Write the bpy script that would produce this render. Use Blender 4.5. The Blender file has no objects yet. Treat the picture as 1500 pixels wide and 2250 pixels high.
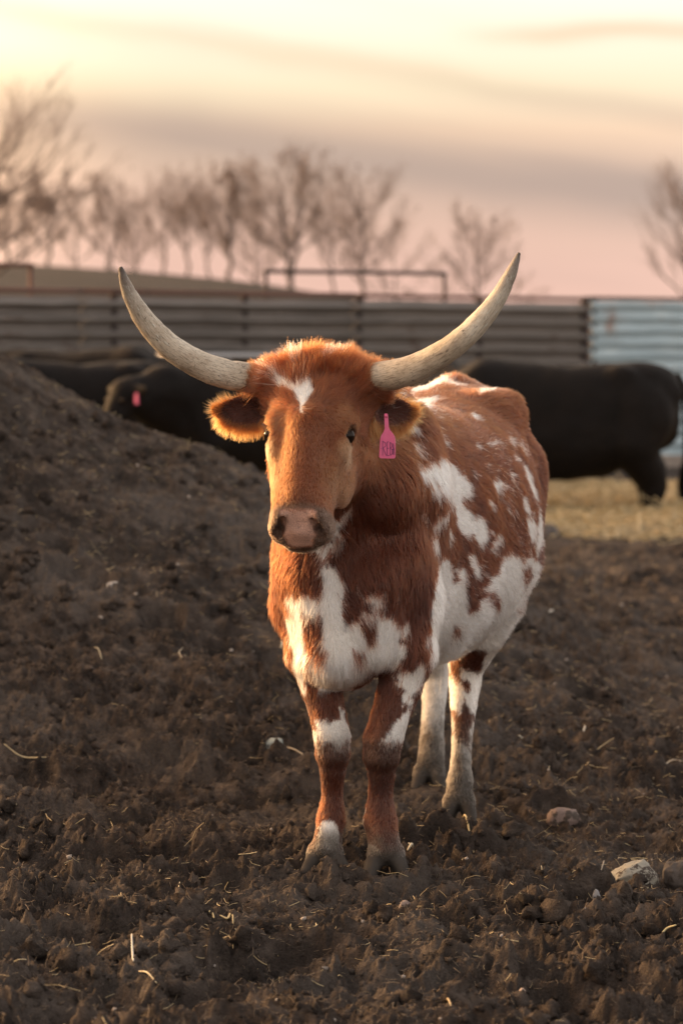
import bpy, math, random
import numpy as np
from mathutils import Vector, Matrix
from mathutils.bvhtree import BVHTree

R = math.radians
random.seed(7)
rng = np.random.default_rng(11)
scene = bpy.context.scene
col = scene.collection

# ------------------------------------------------------------------ camera
CAM_H, PITCH, FPX = 1.40, 3.10, 6562.5          # 105 mm lens on a 36 mm tall frame, held at chest height
cam_data = bpy.data.cameras.new('camera')
cam_data.sensor_fit = 'VERTICAL'
cam_data.sensor_height = 36.0
cam_data.sensor_width = 24.0
cam_data.lens = 105.0
cam_data.clip_start = 0.1
cam_data.clip_end = 3000.0
cam_data.dof.use_dof = True
cam_data.dof.focus_distance = 7.62
cam_data.dof.aperture_fstop = 4.0
cam = bpy.data.objects.new('camera', cam_data)
cam.location = (0, 0, CAM_H)
cam.rotation_euler = (R(90 - PITCH), 0, 0)
col.objects.link(cam)
scene.camera = cam

# ------------------------------------------------------------------ sky, sun, exposure
SUN_AZ, SUN_EL = -56.0, 9.0                      # degrees left of the view direction, above the horizon
world = bpy.data.worlds.new('World')
scene.world = world
world.use_nodes = True


class NT:
    """small helper for writing node trees"""
    def __init__(self, tree):
        self.t = tree
        tree.nodes.clear()

    def n(self, typ, **kw):
        nd = self.t.nodes.new(typ)
        for k, v in kw.items():
            setattr(nd, k, v)
        return nd

    def link(self, a, b):
        self.t.links.new(a, b)

    def put(self, sock, v):
        if v is None:
            return
        if isinstance(v, bpy.types.NodeSocket):
            self.t.links.new(v, sock)
        elif isinstance(v, (tuple, list)) and len(v) == 3 and sock.type == 'RGBA':
            sock.default_value = (*v, 1)
        else:
            sock.default_value = v

    def math(self, op, a, b=None, c=None, clamp=False):
        nd = self.n('ShaderNodeMath', operation=op, use_clamp=clamp)
        self.put(nd.inputs[0], a)
        self.put(nd.inputs[1], b)
        self.put(nd.inputs[2], c)
        return nd.outputs[0]

    def vmath(self, op, a, b=None):
        nd = self.n('ShaderNodeVectorMath', operation=op)
        self.put(nd.inputs[0], a)
        self.put(nd.inputs[1], b)
        return nd.outputs['Value'] if op in ('DOT_PRODUCT', 'LENGTH') else nd.outputs[0]

    def mix(self, f, a, b, blend='MIX'):
        nd = self.n('ShaderNodeMix', data_type='RGBA', blend_type=blend)
        self.put(nd.inputs[0], f)
        self.put(nd.inputs[6], a)
        self.put(nd.inputs[7], b)
        return nd.outputs[2]

    def ramp(self, f, stops, interp='LINEAR'):
        nd = self.n('ShaderNodeValToRGB')
        cr = nd.color_ramp
        cr.interpolation = interp
        while len(cr.elements) < len(stops):
            cr.elements.new(0.5)
        for e, (p, c) in zip(cr.elements, stops):
            e.position = p
            e.color = (*c, 1) if len(c) == 3 else c
        self.put(nd.inputs[0], f)
        return nd.outputs[0]

    def noise(self, vec, scale, detail=4, rough=0.5, dist=0.0):
        nd = self.n('ShaderNodeTexNoise')
        if vec is not None:
            self.put(nd.inputs['Vector'], vec)
        nd.inputs['Scale'].default_value = scale
        nd.inputs['Detail'].default_value = detail
        nd.inputs['Roughness'].default_value = rough
        nd.inputs['Distortion'].default_value = dist
        return nd.outputs[0]

    def step(self, x, lo, hi):
        nd = self.n('ShaderNodeMapRange', interpolation_type='SMOOTHSTEP')
        self.put(nd.inputs[0], x)
        nd.inputs[1].default_value = lo
        nd.inputs[2].default_value = hi
        return nd.outputs[0]

    def mapping(self, vec, loc=(0, 0, 0), rot=(0, 0, 0), scale=(1, 1, 1)):
        nd = self.n('ShaderNodeMapping')
        self.put(nd.inputs[0], vec)
        nd.inputs[1].default_value = loc
        nd.inputs[2].default_value = rot
        nd.inputs[3].default_value = scale
        return nd.outputs[0]


def srgb(r, g, b):
    f = lambda c: c / 12.92 if c <= 0.04045 else ((c + 0.055) / 1.055) ** 2.4
    return (f(r / 255), f(g / 255), f(b / 255))


def build_sky():
    w = NT(world.node_tree)
    tc = w.n('ShaderNodeTexCoord').outputs['Generated']
    sep = w.n('ShaderNodeSeparateXYZ')
    w.link(tc, sep.inputs[0])
    x, y, z = sep.outputs
    el = w.math('ARCSINE', z)                                  # radians above the horizon
    az = w.math('ARCTAN2', x, y)                               # radians right of +Y
    # angle towards the sun's side of the sky, 1 at the sun, 0 opposite
    sd = (math.sin(R(SUN_AZ)) * math.cos(R(SUN_EL)), math.cos(R(SUN_AZ)) * math.cos(R(SUN_EL)), math.sin(R(SUN_EL)))
    toward = w.math('MULTIPLY_ADD', w.vmath('DOT_PRODUCT', tc, sd), 0.5, 0.5)
    # high veil of cloud: colour by height, warmer on the sun's side
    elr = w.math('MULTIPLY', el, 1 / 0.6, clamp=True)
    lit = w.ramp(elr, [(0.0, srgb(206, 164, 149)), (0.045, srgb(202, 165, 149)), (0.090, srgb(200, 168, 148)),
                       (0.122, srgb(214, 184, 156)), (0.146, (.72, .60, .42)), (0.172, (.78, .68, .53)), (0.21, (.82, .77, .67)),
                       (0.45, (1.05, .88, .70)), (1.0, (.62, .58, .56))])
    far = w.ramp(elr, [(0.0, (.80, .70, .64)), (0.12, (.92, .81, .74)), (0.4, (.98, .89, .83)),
                       (1.0, (.62, .58, .56))])  # unseen sky on the camera's side, raised as front fill
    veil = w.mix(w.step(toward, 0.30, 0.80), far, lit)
    # streaks of thicker cloud, lying flat and falling slowly to the right
    sheet = w.n('ShaderNodeCombineXYZ')
    tilt = w.math('MULTIPLY_ADD', az, 0.17, el)
    wob = w.noise(tc, 9.0, 3, 0.5)
    tilt = w.math('MULTIPLY_ADD', w.math('SUBTRACT', wob, 0.5), 0.020, tilt)
    w.put(sheet.inputs[0], w.math('MULTIPLY', az, 3.2))
    w.put(sheet.inputs[1], w.math('MULTIPLY', tilt, 40.0))
    streak = w.noise(sheet.outputs[0], 1.0, 5, 0.55)
    streak = w.step(streak, 0.42, 0.72)

    def band(centre, width, slope, gain):
        t = w.math('MULTIPLY_ADD', az, slope, el)
        t = w.math('MULTIPLY_ADD', w.math('SUBTRACT', wob, 0.5), 0.012, t)
        d = w.math('DIVIDE', w.math('SUBTRACT', t, centre), width)
        g = w.math('EXPONENT', w.math('MULTIPLY', w.math('MULTIPLY', d, d), -1.0))
        return w.math('MULTIPLY', g, gain)
    # the broad mauve bank over the trees and the thin streak above it
    bank = band(0.0630, 0.0125, 0.13, 0.95)
    thin = band(0.0945, 0.0056, 0.16, 0.36)
    side = band(0.1040, 0.0034, -0.01, 0.6)
    side = w.math('MULTIPLY', side, w.step(az, 0.025, 0.075))
    low = w.step(el, 0.16, 0.02)
    dark = w.math('MAXIMUM', w.math('MAXIMUM', bank, thin), side)
    dark = w.math('ADD', dark, w.math('MULTIPLY', streak, w.math('MULTIPLY_ADD', low, 0.10, 0.13)), clamp=True)
    shade = w.mix(w.step(toward, 0.45, 0.85), srgb(150, 141, 138), srgb(153, 135, 125))
    shade = w.mix(w.step(el, 0.075, 0.10), shade, srgb(196, 166, 132))
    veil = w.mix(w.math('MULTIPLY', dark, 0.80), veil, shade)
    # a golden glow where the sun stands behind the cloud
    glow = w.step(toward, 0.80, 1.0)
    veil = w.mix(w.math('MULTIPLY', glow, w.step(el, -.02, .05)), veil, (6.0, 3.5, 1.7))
    # clear dusk sky shows a little through the veil overhead
    sky = w.n('ShaderNodeTexSky', sky_type='NISHITA', sun_disc=False)
    sky.sun_elevation = R(SUN_EL)
    sky.sun_rotation = R(SUN_AZ)
    sky.air_density = 1.0
    sky.dust_density = 2.0
    clear = w.mix(1.0, sky.outputs[0], (0.10, 0.10, 0.10), 'MULTIPLY')
    gaps = w.math('MULTIPLY', w.step(el, 0.25, 1.1), 0.18)
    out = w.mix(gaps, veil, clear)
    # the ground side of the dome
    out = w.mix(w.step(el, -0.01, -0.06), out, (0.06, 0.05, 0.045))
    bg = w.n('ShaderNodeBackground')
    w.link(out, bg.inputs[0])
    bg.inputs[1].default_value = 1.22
    o = w.n('ShaderNodeOutputWorld')
    w.link(bg.outputs[0], o.inputs[0])


build_sky()
sun_data = bpy.data.lights.new('sun', 'SUN')
sun_data.energy = 3.6
sun_data.angle = R(5.0)                          # softened by thin cloud
sun_data.color = (1.0, 0.62, 0.30)
sun = bpy.data.objects.new('sun', sun_data)
sun.rotation_euler = Vector((math.sin(R(SUN_AZ)) * math.cos(R(SUN_EL)), math.cos(R(SUN_AZ)) * math.cos(R(SUN_EL)),
                             math.sin(R(SUN_EL)))).to_track_quat('Z', 'Y').to_euler()
sun.location = (-20, 12, 12)
col.objects.link(sun)
scene.view_settings.view_transform = 'Standard'
scene.view_settings.look = 'None'
scene.view_settings.exposure = 0.30
scene.view_settings.gamma = 1.0
scene.view_settings.use_curve_mapping = False
scene.render.engine = 'CYCLES'
scene.cycles.max_bounces = 12
scene.cycles.transmission_bounces = 8
scene.cycles.use_denoising = True
scene.cycles.sample_clamp_indirect = 6.0
scene.cycles_curves.shape = 'RIBBONS' if hasattr(scene, 'cycles_curves') else None


# ------------------------------------------------------------------ helpers
def at(px, py, Y):
    """the point at ground distance Y seen at photograph position (px, py)"""
    th = R(PITCH)
    yv = (1125 - py) / FPX
    k = Y / (math.cos(th) + yv * math.sin(th))
    return np.array([(px - 750) / FPX * k, Y, CAM_H + (yv * math.cos(th) - math.sin(th)) * k])


def tag(o, label=None, cat=None, group=None, kind=None):
    if label:
        o['label'] = label
    if cat:
        o['category'] = cat
    if group:
        o['group'] = group
    if kind:
        o['kind'] = kind
    return o


def empty(name, loc, rz=0.0):
    o = bpy.data.objects.new(name, None)
    o.location = loc
    o.rotation_euler = (0, 0, rz)
    o.empty_display_size = 0.1
    col.objects.link(o)
    return o


def mesh_obj(name, v, f, mat=None, parent=None, smooth=True, offset=None):
    """v (n,3) array, f list of faces or (n,k) array; offset is subtracted so verts sit relative to the parent"""
    me = bpy.data.meshes.new(name)
    v = np.asarray(v, np.float32)
    if offset is not None:
        v = v - np.asarray(offset, np.float32)
    if isinstance(f, np.ndarray):
        n, k = f.shape
        me.vertices.add(len(v))
        me.vertices.foreach_set('co', v.ravel())
        me.loops.add(n * k)
        me.loops.foreach_set('vertex_index', f.astype(np.int32).ravel())
        me.polygons.add(n)
        me.polygons.foreach_set('loop_start', np.arange(0, n * k, k, dtype=np.int32))
        me.update(calc_edges=True)
    else:
        me.from_pydata(v.tolist(), [], f)
    me.polygons.foreach_set('use_smooth', np.full(len(me.polygons), smooth))
    me.update()
    if mat:
        me.materials.append(mat)
    o = bpy.data.objects.new(name, me)
    col.objects.link(o)
    if parent:
        o.parent = parent
    return o


def copy_tree(o, parent=None):
    c = o.copy()
    col.objects.link(c)
    if parent:
        c.parent = parent
    for ch in o.children:
        copy_tree(ch, c)
    return c


def set_color(o, name, rgb):
    a = o.data.attributes.new(name, 'FLOAT_COLOR', 'POINT')
    rgba = np.ones((len(rgb), 4), np.float32)
    rgba[:, :3] = rgb
    a.data.foreach_set('color', rgba.ravel())


# ---- vector noise
def _hash(ix, iy, iz, seed):
    h = (ix.astype(np.uint32) * np.uint32(374761393) + iy.astype(np.uint32) * np.uint32(668265263)
         + iz.astype(np.uint32) * np.uint32(2246822519) + np.uint32((seed * 3266489917) & 0xffffffff))
    h = (h ^ (h >> np.uint32(13))) * np.uint32(1274126177)
    h = (h ^ (h >> np.uint32(16))) * np.uint32(2654435761)
    return (h ^ (h >> np.uint32(15))).astype(np.float32) / np.float32(4294967295.0)


def vnoise(p, seed=0):
    """value noise, p (n,3) or (n,2), result -1..1"""
    p = np.asarray(p, np.float64)
    if p.shape[1] == 2:
        p = np.column_stack([p, np.zeros(len(p))])
    i = np.floor(p).astype(np.int64)
    f = (p - i).astype(np.float32)
    f = f * f * f * (f * (f * 6 - 15) + 10)
    r = 0
    for a in (0, 1):
        for b in (0, 1):
            for c in (0, 1):
                wgt = (f[:, 0] if a else 1 - f[:, 0]) * (f[:, 1] if b else 1 - f[:, 1]) * (f[:, 2] if c else 1 - f[:, 2])
                r = r + wgt * _hash(i[:, 0] + a, i[:, 1] + b, i[:, 2] + c, seed)
    return r * 2 - 1


def fbm(p, octaves=4, gain=0.5, lac=2.03, seed=0):
    p = np.asarray(p, np.float64)
    a, r, tot = 1.0, 0, 0
    for k in range(octaves):
        r = r + a * vnoise(p, seed + k * 17)
        tot += a
        a *= gain
        p = p * lac + 3.7
    return r / tot


def worley(p, seed=0):
    """distance to the nearest and second nearest cell point and the cell's own random number, p (n,2)"""
    i = np.floor(p).astype(np.int64)
    z = np.zeros(len(p), np.int64)
    d1 = np.full(len(p), 9.0, np.float32)
    d2 = d1.copy()
    cid = np.zeros(len(p), np.float32)
    for a in (-1, 0, 1):
        for b in (-1, 0, 1):
            cx, cy = i[:, 0] + a, i[:, 1] + b
            qx = cx + _hash(cx, cy, z, seed)
            qy = cy + _hash(cx, cy, z, seed + 5)
            d = np.hypot(p[:, 0] - qx, p[:, 1] - qy).astype(np.float32)
            near = d < d1
            d2 = np.where(near, d1, np.minimum(d2, d))
            cid = np.where(near, _hash(cx, cy, z, seed + 9), cid)
            d1 = np.where(near, d, d1)
    return d1, d2, cid


def sstep(x, lo, hi):
    t = np.clip((x - lo) / (hi - lo), 0, 1)
    return t * t * (3 - 2 * t)


# ---- solid modelling on a voxel grid: smooth unions, one continuous skin
class Solid:
    def __init__(self, lo, hi, h):
        self.lo, self.h = np.array(lo, float), h
        self.n = np.ceil((np.array(hi) - self.lo) / h).astype(int) + 1
        self.F = np.full(self.n, 0.5, np.float32)

    def region(self, lo, hi):
        a = np.clip(np.floor((np.array(lo) - self.lo) / self.h).astype(int), 0, self.n - 1)
        b = np.clip(np.ceil((np.array(hi) - self.lo) / self.h).astype(int) + 1, 1, self.n)
        sl = tuple(slice(a[i], b[i]) for i in range(3))
        g = [(np.arange(a[i], b[i]) * self.h + self.lo[i]).astype(np.float32) for i in range(3)]
        return sl, g[0][:, None, None], g[1][None, :, None], g[2][None, None, :]

    def add(self, d, sl, k):
        F = self.F[sl]
        if k <= 0:
            np.minimum(F, d, out=F)
        else:
            hh = np.maximum(k - np.abs(F - d), 0) / k
            self.F[sl] = np.minimum(F, d) - hh * hh * k * 0.25

    def cut(self, d, sl, k):
        F = self.F[sl]
        d = -d
        if k <= 0:
            np.maximum(F, d, out=F)
        else:
            hh = np.maximum(k - np.abs(F - d), 0) / k
            self.F[sl] = np.maximum(F, d) + hh * hh * k * 0.25

    def ell(self, c, r, axes=None, k=0.03, cut=False):
        """ellipsoid with centre c, radii r along axes (three row vectors)"""
        c, r = np.array(c, float), np.array(r, float)
        A = np.eye(3) if axes is None else np.array(axes, float)
        ext = np.sqrt(((A * r[:, None]) ** 2).sum(0)) + k + 2 * self.h
        sl, X, Y, Z = self.region(c - ext, c + ext)
        X, Y, Z = X - c[0], Y - c[1], Z - c[2]
        q = [A[i, 0] * X + A[i, 1] * Y + A[i, 2] * Z for i in range(3)]
        k0 = np.sqrt(sum((q[i] / r[i]) ** 2 for i in range(3)))
        k1 = np.sqrt(sum((q[i] / r[i] ** 2) ** 2 for i in range(3))) + 1e-6
        d = k0 * (k0 - 1) / k1
        (self.cut if cut else self.add)(d.astype(np.float32), sl, k)

    def cone(self, a, b, ra, rb, k=0.03, flat=None, cut=False):
        """tapered capsule; flat = (unit axis, factor) squashes it across that axis"""
        a, b = np.array(a, float), np.array(b, float)
        m = max(ra, rb) * (max(1.0, flat[1]) if flat else 1.0) + k + 2 * self.h
        sl, X, Y, Z = self.region(np.minimum(a, b) - m, np.maximum(a, b) + m)
        ab = b - a
        t = np.clip(((X - a[0]) * ab[0] + (Y - a[1]) * ab[1] + (Z - a[2]) * ab[2]) / (ab @ ab), 0, 1)
        dx, dy, dz = X - a[0] - t * ab[0], Y - a[1] - t * ab[1], Z - a[2] - t * ab[2]
        q = dx * dx + dy * dy + dz * dz
        if flat:
            ax = flat[0]
            e = dx * ax[0] + dy * ax[1] + dz * ax[2]
            q = q - e * e + (e / flat[1]) ** 2
        d = np.sqrt(q) - (ra + (rb - ra) * t)
        (self.cut if cut else self.add)(d.astype(np.float32), sl, k)

    def chain(self, pts, k=0.03, flat=None):
        for (a, ra), (b, rb) in zip(pts[:-1], pts[1:]):
            self.cone(a, b, ra, rb, k, flat)

    def loft(self, O, ax, ac, au, rows, power=2.2, k=0.03):
        """body of changing cross-section. ax along, ac across, au up; rows: (position, centre across, half width, low, high)"""
        rows = np.array(rows, float)
        ts = np.linspace(rows[0, 0], rows[-1, 0], 200)
        tab = np.stack([np.interp(ts, rows[:, 0], rows[:, i]) for i in range(1, 5)], 1)
        kern = np.exp(-np.linspace(-2, 2, 17) ** 2)
        kern /= kern.sum()
        tab = np.stack([np.convolve(np.pad(tab[:, i], 8, 'edge'), kern, 'valid') for i in range(4)], 1)
        O = np.array(O, float)
        cs = []
        for r in rows:
            for c in (-1, 1):
                for u in (r[3], r[4]):
                    cs.append(O + r[0] * ax + (r[1] + c * r[2]) * ac + u * au)
        cs = np.array(cs)
        sl, X, Y, Z = self.region(cs.min(0) - k - .03, cs.max(0) + k + .03)
        X, Y, Z = X - O[0], Y - O[1], Z - O[2]
        s = ax[0] * X + ax[1] * Y + ax[2] * Z
        c = ac[0] * X + ac[1] * Y + ac[2] * Z
        u = au[0] * X + au[1] * Y + au[2] * Z
        s = s + 0 * c
        P = [np.interp(s, ts, tab[:, i]).astype(np.float32) for i in range(4)]
        hw = np.maximum(P[1], .004)
        hh = np.maximum((P[3] - P[2]) / 2, .004)
        uc = (P[3] + P[2]) / 2
        r = (np.abs((c - P[0]) / hw) ** power + np.abs((u - uc) / hh) ** power) ** (1 / power)
        d = (r - 1) * np.minimum(hw, hh)
        over = np.maximum(np.maximum(rows[0, 0] - s, s - rows[-1, 0]), 0)
        d = np.where(over > 0, np.sqrt(over ** 2 + np.maximum(d, 0) ** 2), d)
        self.add(d.astype(np.float32), sl, k)

    def mesh(self):
        F, h, lo = self.F, self.h, self.lo
        ins = F < 0
        cnt = np.zeros(tuple(self.n - 1), np.uint8)
        for a in (0, 1):
            for b in (0, 1):
                for c in (0, 1):
                    cnt += ins[a:self.n[0] - 1 + a, b:self.n[1] - 1 + b, c:self.n[2] - 1 + c]
        act = (cnt > 0) & (cnt < 8)
        cells = np.argwhere(act)
        idx = np.full(act.shape, -1, np.int32)
        idx[act] = np.arange(len(cells))
        acc = np.zeros((len(cells), 3))
        num = np.zeros(len(cells))
        corner = [(a, b, c) for a in (0, 1) for b in (0, 1) for c in (0, 1)]
        for p in corner:
            for q in corner:
                if sum(q) - sum(p) == 1 and sum(abs(q[i] - p[i]) for i in range(3)) == 1:
                    fa = F[cells[:, 0] + p[0], cells[:, 1] + p[1], cells[:, 2] + p[2]]
                    fb = F[cells[:, 0] + q[0], cells[:, 1] + q[1], cells[:, 2] + q[2]]
                    m = (fa < 0) != (fb < 0)
                    t = np.where(m, fa / np.where(m, fa - fb, 1), 0)
                    pos = np.array(p)[None] + t[:, None] * (np.array(q) - np.array(p))[None]
                    acc += np.where(m[:, None], pos, 0)
                    num += m
        v = (cells + acc / num[:, None]) * h + lo
        faces = []
        for ax in range(3):
            o1, o2 = [(1, 2), (2, 0), (0, 1)][ax]
            sl_a = [slice(None)] * 3
            sl_b = [slice(None)] * 3
            sl_a[ax] = slice(0, -1)
            sl_b[ax] = slice(1, None)
            A, B = ins[tuple(sl_a)], ins[tuple(sl_b)]
            e = np.argwhere(A != B)
            ok = (e[:, o1] > 0) & (e[:, o2] > 0) & (e[:, o1] < self.n[o1] - 1) & (e[:, o2] < self.n[o2] - 1)
            e = e[ok]
            inward = A[e[:, 0], e[:, 1], e[:, 2]]
            ring = []
            for (d1, d2) in ((0, 0), (1, 0), (1, 1), (0, 1)):
                cc = e.copy()
                cc[:, o1] -= d1
                cc[:, o2] -= d2
                ring.append(idx[cc[:, 0], cc[:, 1], cc[:, 2]])
            q = np.stack(ring, 1)
            q[~inward] = q[~inward][:, ::-1]
            faces.append(q)
        return v, np.concatenate(faces)

    def grad(self, p):
        """outward unit normal at points p by central differences on the grid"""
        g = np.stack([self.sample(p + d) - self.sample(p - d) for d in np.eye(3) * self.h * 1.2], 1)
        return g / (np.linalg.norm(g, axis=1, keepdims=True) + 1e-9)

    def sample(self, p):
        q = np.clip((p - self.lo) / self.h, 0, self.n - 1.001)
        i = q.astype(int)
        f = q - i
        r = 0
        for a in (0, 1):
            for b in (0, 1):
                for c in (0, 1):
                    wgt = (f[:, 0] if a else 1 - f[:, 0]) * (f[:, 1] if b else 1 - f[:, 1]) * (f[:, 2] if c else 1 - f[:, 2])
                    r = r + wgt * self.F[i[:, 0] + a, i[:, 1] + b, i[:, 2] + c]
        return r


def relax(v, f, n=1):
    """light smoothing of a quad mesh"""
    for _ in range(n):
        acc = np.zeros_like(v)
        num = np.zeros(len(v))
        for i in range(4):
            a, b = f[:, i], f[:, (i + 1) % 4]
            for p, q in ((a, b), (b, a)):
                for c in range(3):
                    acc[:, c] += np.bincount(p, v[q, c], len(v))
                num += np.bincount(p, minlength=len(v))
        v = v * 0.4 + 0.6 * acc / np.maximum(num, 1)[:, None]
    return v


def tubes(segs, sides=3):
    """many tapered prisms at once; segs rows: x0 y0 z0 x1 y1 z1 r0 r1"""
    s = np.asarray(segs, float)
    a, b, ra, rb = s[:, 0:3], s[:, 3:6], s[:, 6], s[:, 7]
    d = b - a
    d /= np.linalg.norm(d, axis=1, keepdims=True) + 1e-9
    ref = np.where(np.abs(d[:, 2:3]) < 0.9, np.array([[0, 0, 1.0]]), np.array([[1.0, 0, 0]]))
    e1 = np.cross(d, ref)
    e1 /= np.linalg.norm(e1, axis=1, keepdims=True) + 1e-9
    e2 = np.cross(d, e1)
    n = len(s)
    v = np.zeros((n, 2 * sides, 3))
    for k in range(sides):
        c, sn = math.cos(2 * math.pi * k / sides), math.sin(2 * math.pi * k / sides)
        o = e1 * c + e2 * sn
        v[:, k] = a + o * ra[:, None]
        v[:, sides + k] = b + o * rb[:, None]
    base = (np.arange(n) * 2 * sides)[:, None]
    f = np.concatenate([base + np.array([[k, (k + 1) % sides, sides + (k + 1) % sides, sides + k]]) for k in range(sides)])
    return v.reshape(-1, 3), f


def sweep(pts, radii, sides=16, cap=True, squash=None):
    """one smooth tube along a path"""
    pts = np.asarray(pts, float)
    n = len(pts)
    T = np.gradient(pts, axis=0)
    T /= np.linalg.norm(T, axis=1, keepdims=True)
    e1 = np.cross(T[0], (0, 0, 1.0) if abs(T[0, 2]) < .9 else (1.0, 0, 0))
    e1 /= np.linalg.norm(e1)
    v = []
    for i in range(n):
        e1 = e1 - T[i] * (e1 @ T[i])
        e1 /= np.linalg.norm(e1)
        e2 = np.cross(T[i], e1)
        for k in range(sides):
            a = 2 * math.pi * k / sides
            v.append(pts[i] + radii[i] * (math.cos(a) * e1 + math.sin(a) * e2))
    f = [[i * sides + k, i * sides + (k + 1) % sides, (i + 1) * sides + (k + 1) % sides, (i + 1) * sides + k]
         for i in range(n - 1) for k in range(sides)]
    if cap:
        f.append(list(range(sides))[::-1])
        f.append([(n - 1) * sides + k for k in range(sides)])
    return np.array(v), f


def spline(pts, n):
    """Catmull-Rom through the points, any number of columns"""
    P = np.asarray(pts, float)
    P = np.vstack([2 * P[0] - P[1], P, 2 * P[-1] - P[-2]])
    m = len(P) - 3
    out = []
    for u in np.linspace(0, m - 1e-9, n):
        i = int(u)
        t = u - i
        a, b, c, d = P[i:i + 4]
        out.append(0.5 * (2 * b + (c - a) * t + (2 * a - 5 * b + 4 * c - d) * t * t + (3 * b - a - 3 * c + d) * t ** 3))
    return np.array(out)


def box_vf(cx, cy, cz, sx, sy, sz):
    v = [(cx + a * sx / 2, cy + b * sy / 2, cz + c * sz / 2) for c in (-1, 1) for a, b in ((-1, -1), (1, -1), (1, 1), (-1, 1))]
    f = [[3, 2, 1, 0], [4, 5, 6, 7], [0, 1, 5, 4], [1, 2, 6, 5], [2, 3, 7, 6], [3, 0, 4, 7]]
    return np.array(v), f


# ---- materials
def material(name):
    m = bpy.data.materials.new(name)
    m.use_nodes = True
    t = NT(m.node_tree)
    bs = t.n('ShaderNodeBsdfPrincipled')
    out = t.n('ShaderNodeOutputMaterial')
    t.link(bs.outputs[0], out.inputs[0])
    return m, t, bs, out


def plain(name, rgb, rough=0.7, metal=0.0, var=0.25, scale=20.0, bump=0.0):
    m, t, bs, out = material(name)
    obj = t.n('ShaderNodeTexCoord').outputs['Object']
    nz = t.noise(obj, scale, 5, 0.6)
    dark = tuple(c * (1 - var) for c in rgb)
    light = tuple(min(1, c * (1 + var)) for c in rgb)
    t.put(bs.inputs['Base Color'], t.mix(nz, dark, light))
    bs.inputs['Roughness'].default_value = rough
    bs.inputs['Metallic'].default_value = metal
    if bump:
        b = t.n('ShaderNodeBump')
        b.inputs['Strength'].default_value = bump
        b.inputs['Distance'].default_value = 0.01
        t.put(b.inputs['Height'], nz)
        t.link(b.outputs[0], bs.inputs['Normal'])
    return m


# ================================================================== GROUND
HOOVES = [(-.044, 7.90), (.119, 7.87), (.345, 8.74), (.275, 9.37)]
PITS = [(0.30, 8.45, .10, .07), (0.19, 8.62, .08, .06), (-.30, 8.05, .10, .04), (.42, 8.25, .09, .05), (.22, 8.30, .07, .05),
        (.62, 7.55, .13, .07), (.95, 7.9, .12, .06), (-.62, 7.0, .10, .04), (-.2, 6.75, .12, .05), (.35, 6.9, .1, .05),
        (.85, 8.6, .12, .05), (1.15, 9.6, .16, .06), (-.8, 8.6, .12, .04)]
_r = np.random.default_rng(3)
for _ in range(150):
    y_ = 5.6 + 14 * _r.random() ** 1.4
    PITS.append((_r.uniform(-.16, .16) * y_ - 0.1, y_, _r.uniform(.05, .12), _r.uniform(.025, .075)))
BEDDING_Y = 23.4


def base_height(x, y):
    """lie of the land without its crumbs"""
    # the heap of dug-out soil on the left
    ridge = np.interp(x, [-9, -4.5, -3.0, -1.9, -1.6, -1.25, -.96, -.65, -.4, 0.1, .6, 1.2, 1.7],
                      [1.1, 1.5, 1.55, 1.47, 1.37, 1.19, 1.03, .93, .82, .58, .33, .08, 0.0])
    back = np.where(y > 14.2, 2.4, 2.5)
    h = ridge * np.exp(-((y - 14.2) / back) ** 2 * 0.5)
    h = h - 0.062 * np.exp(-((x + .1) / 1.3) ** 2 - ((y - 9.2) / 1.0) ** 2)
    h = np.where(y < 9.5, h * sstep(y, 5.5, 9.5), h)
    # the hill behind the yard, higher on the left
    rise = sstep(y, 70, 215)
    hill = np.interp(x, [-90, -26, -15, -6.5, -2.0, 2.5, 4.5, 40, 120], [11.6, 7.6, 7.0, 6.2, 5.5, 4.8, 4.2, 3.6, 3.6])
    return h + rise * hill


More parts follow.
